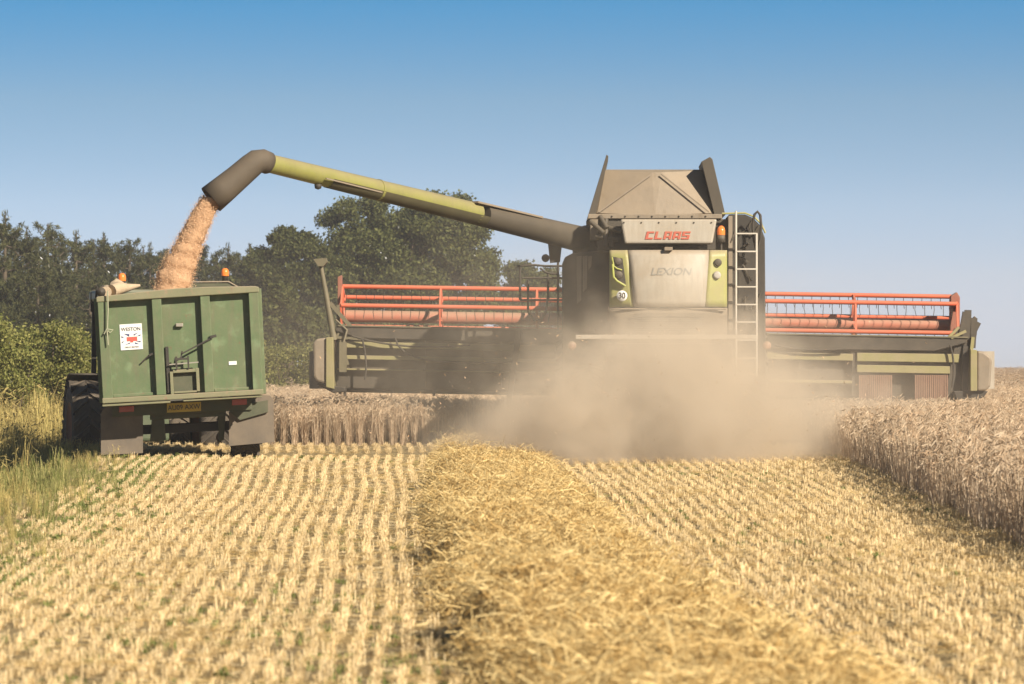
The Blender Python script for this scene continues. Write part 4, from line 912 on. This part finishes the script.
for pts, mm_, band in ((((101, 414), (103, 409), (109, 406), (137, 405), (142, 408), (143, 413), (143, 453), (101, 455)), 'flap', True), (((229, 412), (233, 406), (241, 401), (252, 397), (263, 395), (270, 395.5), (273.5, 400), (274.5, 442), (229, 446)), 'flap', False)):
    tb = MB().prism([T_(x, y, .72) for x, y in pts], (0, .02, 0)); mf = tb.build('mudflap', mm_, trailer)
    if False: MB().prism([T_(x, y, .34) for x, y in ((102, 446), (108, 444), (120, 443), (136, 444), (138, 442), (142.5, 442), (142.5, 453), (102, 454.5))], (0, .006, 0)).build('mudflap_band', 'rim_pale', mf)
tz = terrain(-4.9 - 1.0, 56); tzr = terrain(-3.8, 56)
for dd in (1.35, 2.65):
    a = T_(121, 420, dd); b_ = T_(251, 414, dd)
    wheel(trailer, (-.98, dd, .47 - .10), .50, .42, 'rim', 18, lug_h=.025); wheel(trailer, (.99, dd, .50 - .02), .50, .42, 'rim', 18, lug_h=.025)
    MB().bar((-.95, dd, .38), (.95, dd, .47), .12).build('axle', 'darker', trailer)
tb = MB().prism([(-.12, 5.2, .6), (.12, 5.2, .6), (.12, 5.2, .75), (-.12, 5.2, .75)], (0, 1.5, -.1)); tb.build('drawbar', 'chassis', trailer)
# rolled sheet along the left rim, with its cord
r0 = T_(104, 292.5, -.02); tb = MB(); prof = []
for i in range(14): t_ = i / 13; prof.append(r0 + Vector((.02 + .10 * math.sin(t_ * 2), t_ * 5.1, .02 * math.sin(i * 2.1))))
tb.tube(prof, [.085 + .02 * math.sin(i * 1.7) for i in range(14)], 12); tb.tube([T_(112, 290.5, .05), T_(119, 288, .15), T_(128, 287.5, .2), T_(140, 285.5, .25)], [.09, .1, .06, .02], 10); tb.tube([T_(113, 285.5, .3), T_(117, 283.5, .25), T_(122, 285, .3)], [.06, .08, .05], 10)
ro = tb.build('rolled_sheet', 'canvas', trailer, label='beige canvas sheet rolled up along the left rim')
tb = MB(); tb.tube([T_(107.5, 291, -.1), T_(108, 310, -.1), T_(107, 330, -.08), T_(110, 333, -.09), T_(113, 330, -.09), T_(107, 329, -.09), T_(104, 334, -.08)], .012, 6); tb.tube([T_(107, 331, -.09), T_(108, 345, -.08)], .012, 6); tb.build('cord', 'rope', ro)
tb = MB(); tb.tube([T_(98, 291, .0), T_(103, 286, .1), T_(106, 292, .05)], .02, 6); tb.tube([T_(96, 298, .1), T_(97, 286, .1)], .018, 6); tb.lathe([(0, -.05), (.07, -.03), (.07, .03), (0, .05)], T_(101, 292, .0), 'y', 12); tb.build('sheet_winder', 'darker', ro)

# ------------------------------------------------------------------ tractor in front of the trailer
tx, ty, tyaw = -6.2, 63.0, .24
KF = Frame(tx, ty, tyaw)
tractor = empty('farm_tractor', 'dark tractor ahead of the trailer, showing its lugged rear tyre and amber beacons', 'tractor', (tx, ty, -.46), tyaw)
tb = MB(); tb.box((-.3, -.5, .55), (.3, 3.4, 1.05)); tb.box((-.38, 1.3, 1.0), (.38, 3.5, 1.75)); tb.build('body', 'cab_paint', tractor, .05)
tb = MB(); tb.box((-.85, -.35, 2.92), (1.05, 1.25, 3.12)); roof = tb.build('cab_roof', 'cab_paint', tractor, .05)
tb = MB()
for x in (-.78, .78):
    for y in (-.25, 1.15): tb.bar((x, y, 1.1), (x * .98, y, 2.9), .08)
tb.box((-.8, -.3, 1.0), (.8, 1.2, 1.15)); tb.build('cab_frame', 'darker', tractor)
tb = MB(); tb.box((-.74, -.27, 1.2), (.74, -.25, 2.86)); tb.build('cab_window', 'glass', tractor)
for sx in (-1, 1):
    wheel(tractor, (sx * 1.08, 0, .78), .75, .56, 'rim', 18, lug_h=.06); wheel(tractor, (sx * .9, 2.6, .52), .5, .4, 'rim', 18)
    q = MB(); 
    q.patch(lambda u, v: (sx * (.78 + .56 * u), math.cos(R(15 + 85 * v)) * .9, .78 + math.sin(R(15 + 85 * v)) * .9), 1, 10); q.build('fender', 'darker', tractor, 0, .02)
for px in (122, 225):
    p = KF.P(px, 281 if px < 200 else 276, .6); p.z += .46
    base = MB().lathe([(0, -.17), (.05, -.16), (.05, -.02), (.06, 0)], p, 'z', 12).build('beacon', 'darker', roof)
    MB().lathe([(.066, 0), (.07, .07), (.055, .115), (.028, .135), (0, .138)], p, 'z', 16).build('beacon_lens', 'lens_orange', base)
p = KF.P(96, 302, .9); p.z += .46
tb = MB(); tb.box((p.x - .09, p.y, p.z - .17), (p.x + .09, p.y + .06, p.z + .17)); tb.tube([(p.x, p.y + .03, p.z + .1), (p.x + .3, p.y + .1, p.z + .2), (-.8, p.y + .2, p.z + .2)], .018, 6); mi = tb.build('wing_mirror', 'darker', tractor, .015)
MB().box((p.x - .02, p.y - .03, p.z + .0), (p.x + .07, p.y - .002, p.z + .10)).build('marker_lamp', 'lens_orange', mi)
MB().tube([(.55, 1.6, 1.2), (.55, 1.6, 2.6)], .05, 10).build('exhaust', 'darker', tractor)

# ------------------------------------------------------------------ falling grain
rng = np.random.default_rng(5); random.seed(5)
M['grain'] = mat('wheat_grain', (.55, .34, .195), .8, var=.45, scale=55, bump=.6, spec=.1)
M['grain_bits'] = plant_mat('wheat_grains', [(.48, .28, .14), (.62, .39, .22), (.70, .48, .30)], 0)
def WP(px, py, Y): return np.array(((px - 512) / F * Y, Y, CZ + (HY - py) / F * Y))
path = [(212, 199, 57.2, 8.5), (205, 210, 57.2, 9), (198.5, 224, 57.2, 9.8), (191, 240, 57.2, 11), (183.5, 256, 57.2, 12.5), (176.5, 273, 57.2, 14.5), (171, 296, 57.2, 17)]
V = []; Q = []; nn = 28; kk = 60
pa = np.array(path); tt = np.linspace(0, len(path) - 1, kk)
ctr = [np.array([np.interp(t_, range(len(path)), pa[:, c]) for c in range(4)]) for t_ in tt]
for i, c in enumerate(ctr):
    p = WP(c[0], c[1], c[2]); r = c[3] / F * c[2]
    for j in range(nn):
        a = 2 * math.pi * j / nn; rr = r * (1 + .05 * math.sin(3 * a + i * .2) + .03 * math.sin(7 * a - i * .25) + rng.normal(0, .03)) * (1 + .10 * i / kk * math.sin(i * .8 + a))
        V.append(p + np.array((math.cos(a) * rr, math.sin(a) * rr, -math.cos(a) * rr * .45 + math.sin(i * 1.3 + j) * .01)))
for i in range(kk - 1):
    for j in range(nn): Q.append((i * nn + j, i * nn + (j + 1) % nn, (i + 1) * nn + (j + 1) % nn, (i + 1) * nn + j))
gs = np_mesh('grain_stream', V, Q, M['grain'], True); stuff(gs, 'stream of pinkish wheat grain pouring from the spout into the trailer', 'grain')
pts = []
for k in range(16000):
    c = ctr[min(kk - 1, int(rng.random() ** .8 * kk))]; p = WP(c[0], c[1], c[2]); r = c[3] / F * c[2]; a = rng.uniform(0, 6.283); rr = r * (1.0 + abs(rng.normal(0, .12)) + (.35 * rng.random() if rng.random() < .06 else 0))
    pts.append(p + np.array((math.cos(a) * rr, math.sin(a) * rr, rng.normal(0, .03) - math.cos(a) * rr * .45)))
Vq, Qq = leaf_quads(np.array(pts), .015, .6); stuff(np_mesh('flying_grain', Vq, Qq, M['grain_bits']), 'loose wheat grains flying round the pouring stream', 'grain')
nr = 24; V = []; Q = []
for i in range(9):
    for j in range(nr):
        a = 2 * math.pi * j / nr; r = 1.0 * i / 8
        V.append((-5.15 + math.cos(a) * r, 57.3 + math.sin(a) * r * 1.8, 2.56 - r * .5 + rng.normal(0, .012)))
for i in range(8):
    for j in range(nr): Q.append((i * nr + j, i * nr + (j + 1) % nr, (i + 1) * nr + (j + 1) % nr, (i + 1) * nr + j))
stuff(np_mesh('grain_heap', V, Q, M['grain'], True), 'heap of wheat grain inside the green trailer', 'grain')

# ------------------------------------------------------------------ dust cloud and haze
def volume_box(name, a, bq, m):
    mb = MB().box(a, bq); return mb.build(name, m)
dm = bpy.data.materials.new('dust'); dm.use_nodes = True; t = dm.node_tree; N = t.nodes; L = t.links; N.clear()
out = N.new('ShaderNodeOutputMaterial'); pv = N.new('ShaderNodeVolumePrincipled'); L.new(pv.outputs[0], out.inputs['Volume'])
pv.inputs['Color'].default_value = (.90, .77, .60, 1); pv.inputs['Anisotropy'].default_value = 0.0
tc = N.new('ShaderNodeTexCoord')
nz = N.new('ShaderNodeTexNoise'); nz.inputs['Scale'].default_value = .6; nz.inputs['Detail'].default_value = 7; nz.inputs['Roughness'].default_value = .62; nz.inputs['Distortion'].default_value = .5
L.new(tc.outputs['Object'], nz.inputs['Vector'])
# the noise also shifts the place, so the puffs have ragged borders
wob = N.new('ShaderNodeVectorMath'); wob.operation = 'MULTIPLY_ADD'; sb = N.new('ShaderNodeVectorMath'); sb.operation = 'SUBTRACT'; sb.inputs[1].default_value = (.5, .5, .5)
L.new(nz.outputs['Color'], sb.inputs[0]); L.new(sb.outputs[0], wob.inputs[0]); wob.inputs[1].default_value = (2.6, 2.6, 2.4); L.new(tc.outputs['Object'], wob.inputs[2])
def math_(op, a, b_=None, clamp=False):
    q = N.new('ShaderNodeMath'); q.operation = op; q.use_clamp = clamp
    for i, x in enumerate((a, b_)):
        if x is None: continue
        if isinstance(x, (int, float)): q.inputs[i].default_value = x
        else: L.new(x, q.inputs[i])
    return q.outputs[0]
PUFFS = [  # centre, radii, density
    ((2.35, 54.4, .5), (2.9, 4.6, 2.1), 1.25), ((.85, 54.6, .2), (2.1, 4.4, 1.4), .85), ((4.2, 55.4, .3), (2.6, 4.4, 1.5), .42),
    ((2.4, 57.8, 1.45), (2.7, 2.2, 1.6), .5), ((-.4, 57.5, .8), (3.4, 3.4, 2.1), .07), ((-2.4, 62.5, 1.2), (3.4, 4.0, 2.0), .025), ((5.2, 59.0, .7), (3.4, 4.5, 1.7), .09), ((-4.3, 72, 1.4), (3.6, 12, 3.0), .012), ((1.5, 59, 2.0), (5.0, 4, 2.6), .05), ((2.6, 61, .9), (8.0, 5.0, 2.3), .035)]
tot = None
for c, r, dn_ in PUFFS:
    s1 = N.new('ShaderNodeVectorMath'); s1.operation = 'SUBTRACT'; L.new(wob.outputs[0], s1.inputs[0]); s1.inputs[1].default_value = c
    s2 = N.new('ShaderNodeVectorMath'); s2.operation = 'DIVIDE'; L.new(s1.outputs[0], s2.inputs[0]); s2.inputs[1].default_value = r
    s3 = N.new('ShaderNodeVectorMath'); s3.operation = 'LENGTH'; L.new(s2.outputs[0], s3.inputs[0])
    mr = N.new('ShaderNodeMapRange'); mr.interpolation_type = 'SMOOTHSTEP'; mr.inputs['From Min'].default_value = 1.0; mr.inputs['From Max'].default_value = .1; mr.inputs['To Max'].default_value = dn_
    L.new(s3.outputs['Value'], mr.inputs['Value']); tot = mr.outputs[0] if tot is None else math_('ADD', tot, mr.outputs[0])
nr_ = N.new('ShaderNodeMapRange'); nr_.inputs['From Min'].default_value = .36; nr_.inputs['From Max'].default_value = .66; nr_.inputs['To Min'].default_value = .12; nr_.inputs['To Max'].default_value = 1.7
L.new(nz.outputs['Fac'], nr_.inputs['Value'])
n6 = N.new('ShaderNodeTexNoise'); n6.inputs['Scale'].default_value = 1.9; n6.inputs['Detail'].default_value = 5; n6.inputs['Roughness'].default_value = .65; n6.inputs['Distortion'].default_value = 1.0
L.new(tc.outputs['Object'], n6.inputs['Vector'])
r6 = N.new('ShaderNodeMapRange'); r6.inputs['From Min'].default_value = .38; r6.inputs['From Max'].default_value = .64; r6.inputs['To Min'].default_value = .25; r6.inputs['To Max'].default_value = 1.6
L.new(n6.outputs['Fac'], r6.inputs['Value'])
L.new(math_('MULTIPLY', math_('MULTIPLY', tot, nr_.outputs[0]), r6.outputs[0]), pv.inputs['Density'])
dm.cycles.volume_step_rate = .6
dust = volume_box('dust_cloud', (-8.5, 46.5, -.4), (9.5, 84, 4.6), dm)
stuff(dust, 'tan cloud of harvest dust billowing behind the combine and drifting left', 'dust')
n = 1500; C_ = np.stack([rng.normal(2.2, 1.5, n), rng.uniform(53, 59, n), np.abs(rng.normal(.5, .75, n))], -1); C_ = C_[C_[:, 2] < 2.3]
V, Q = leaf_quads(C_, .05, .22); stuff(np_mesh('flying_chaff', V, Q, M['grain_bits']), 'bits of chaff and short straw flying in the dust behind the combine', 'chaff')
hm = bpy.data.materials.new('haze'); hm.use_nodes = True; t = hm.node_tree; t.nodes.clear()
out = t.nodes.new('ShaderNodeOutputMaterial'); pv = t.nodes.new('ShaderNodeVolumePrincipled'); t.links.new(pv.outputs[0], out.inputs['Volume'])
pv.inputs['Color'].default_value = (.95, .95, .97, 1); pv.inputs['Density'].default_value = .00055; pv.inputs['Anisotropy'].default_value = .2
hz = volume_box('haze', (-430, -45, -3.2), (430, 905, 14), hm); hz['kind'] = 'stuff'; hz['label'] = 'thin pale summer haze over the whole field'; hz['category'] = 'haze'
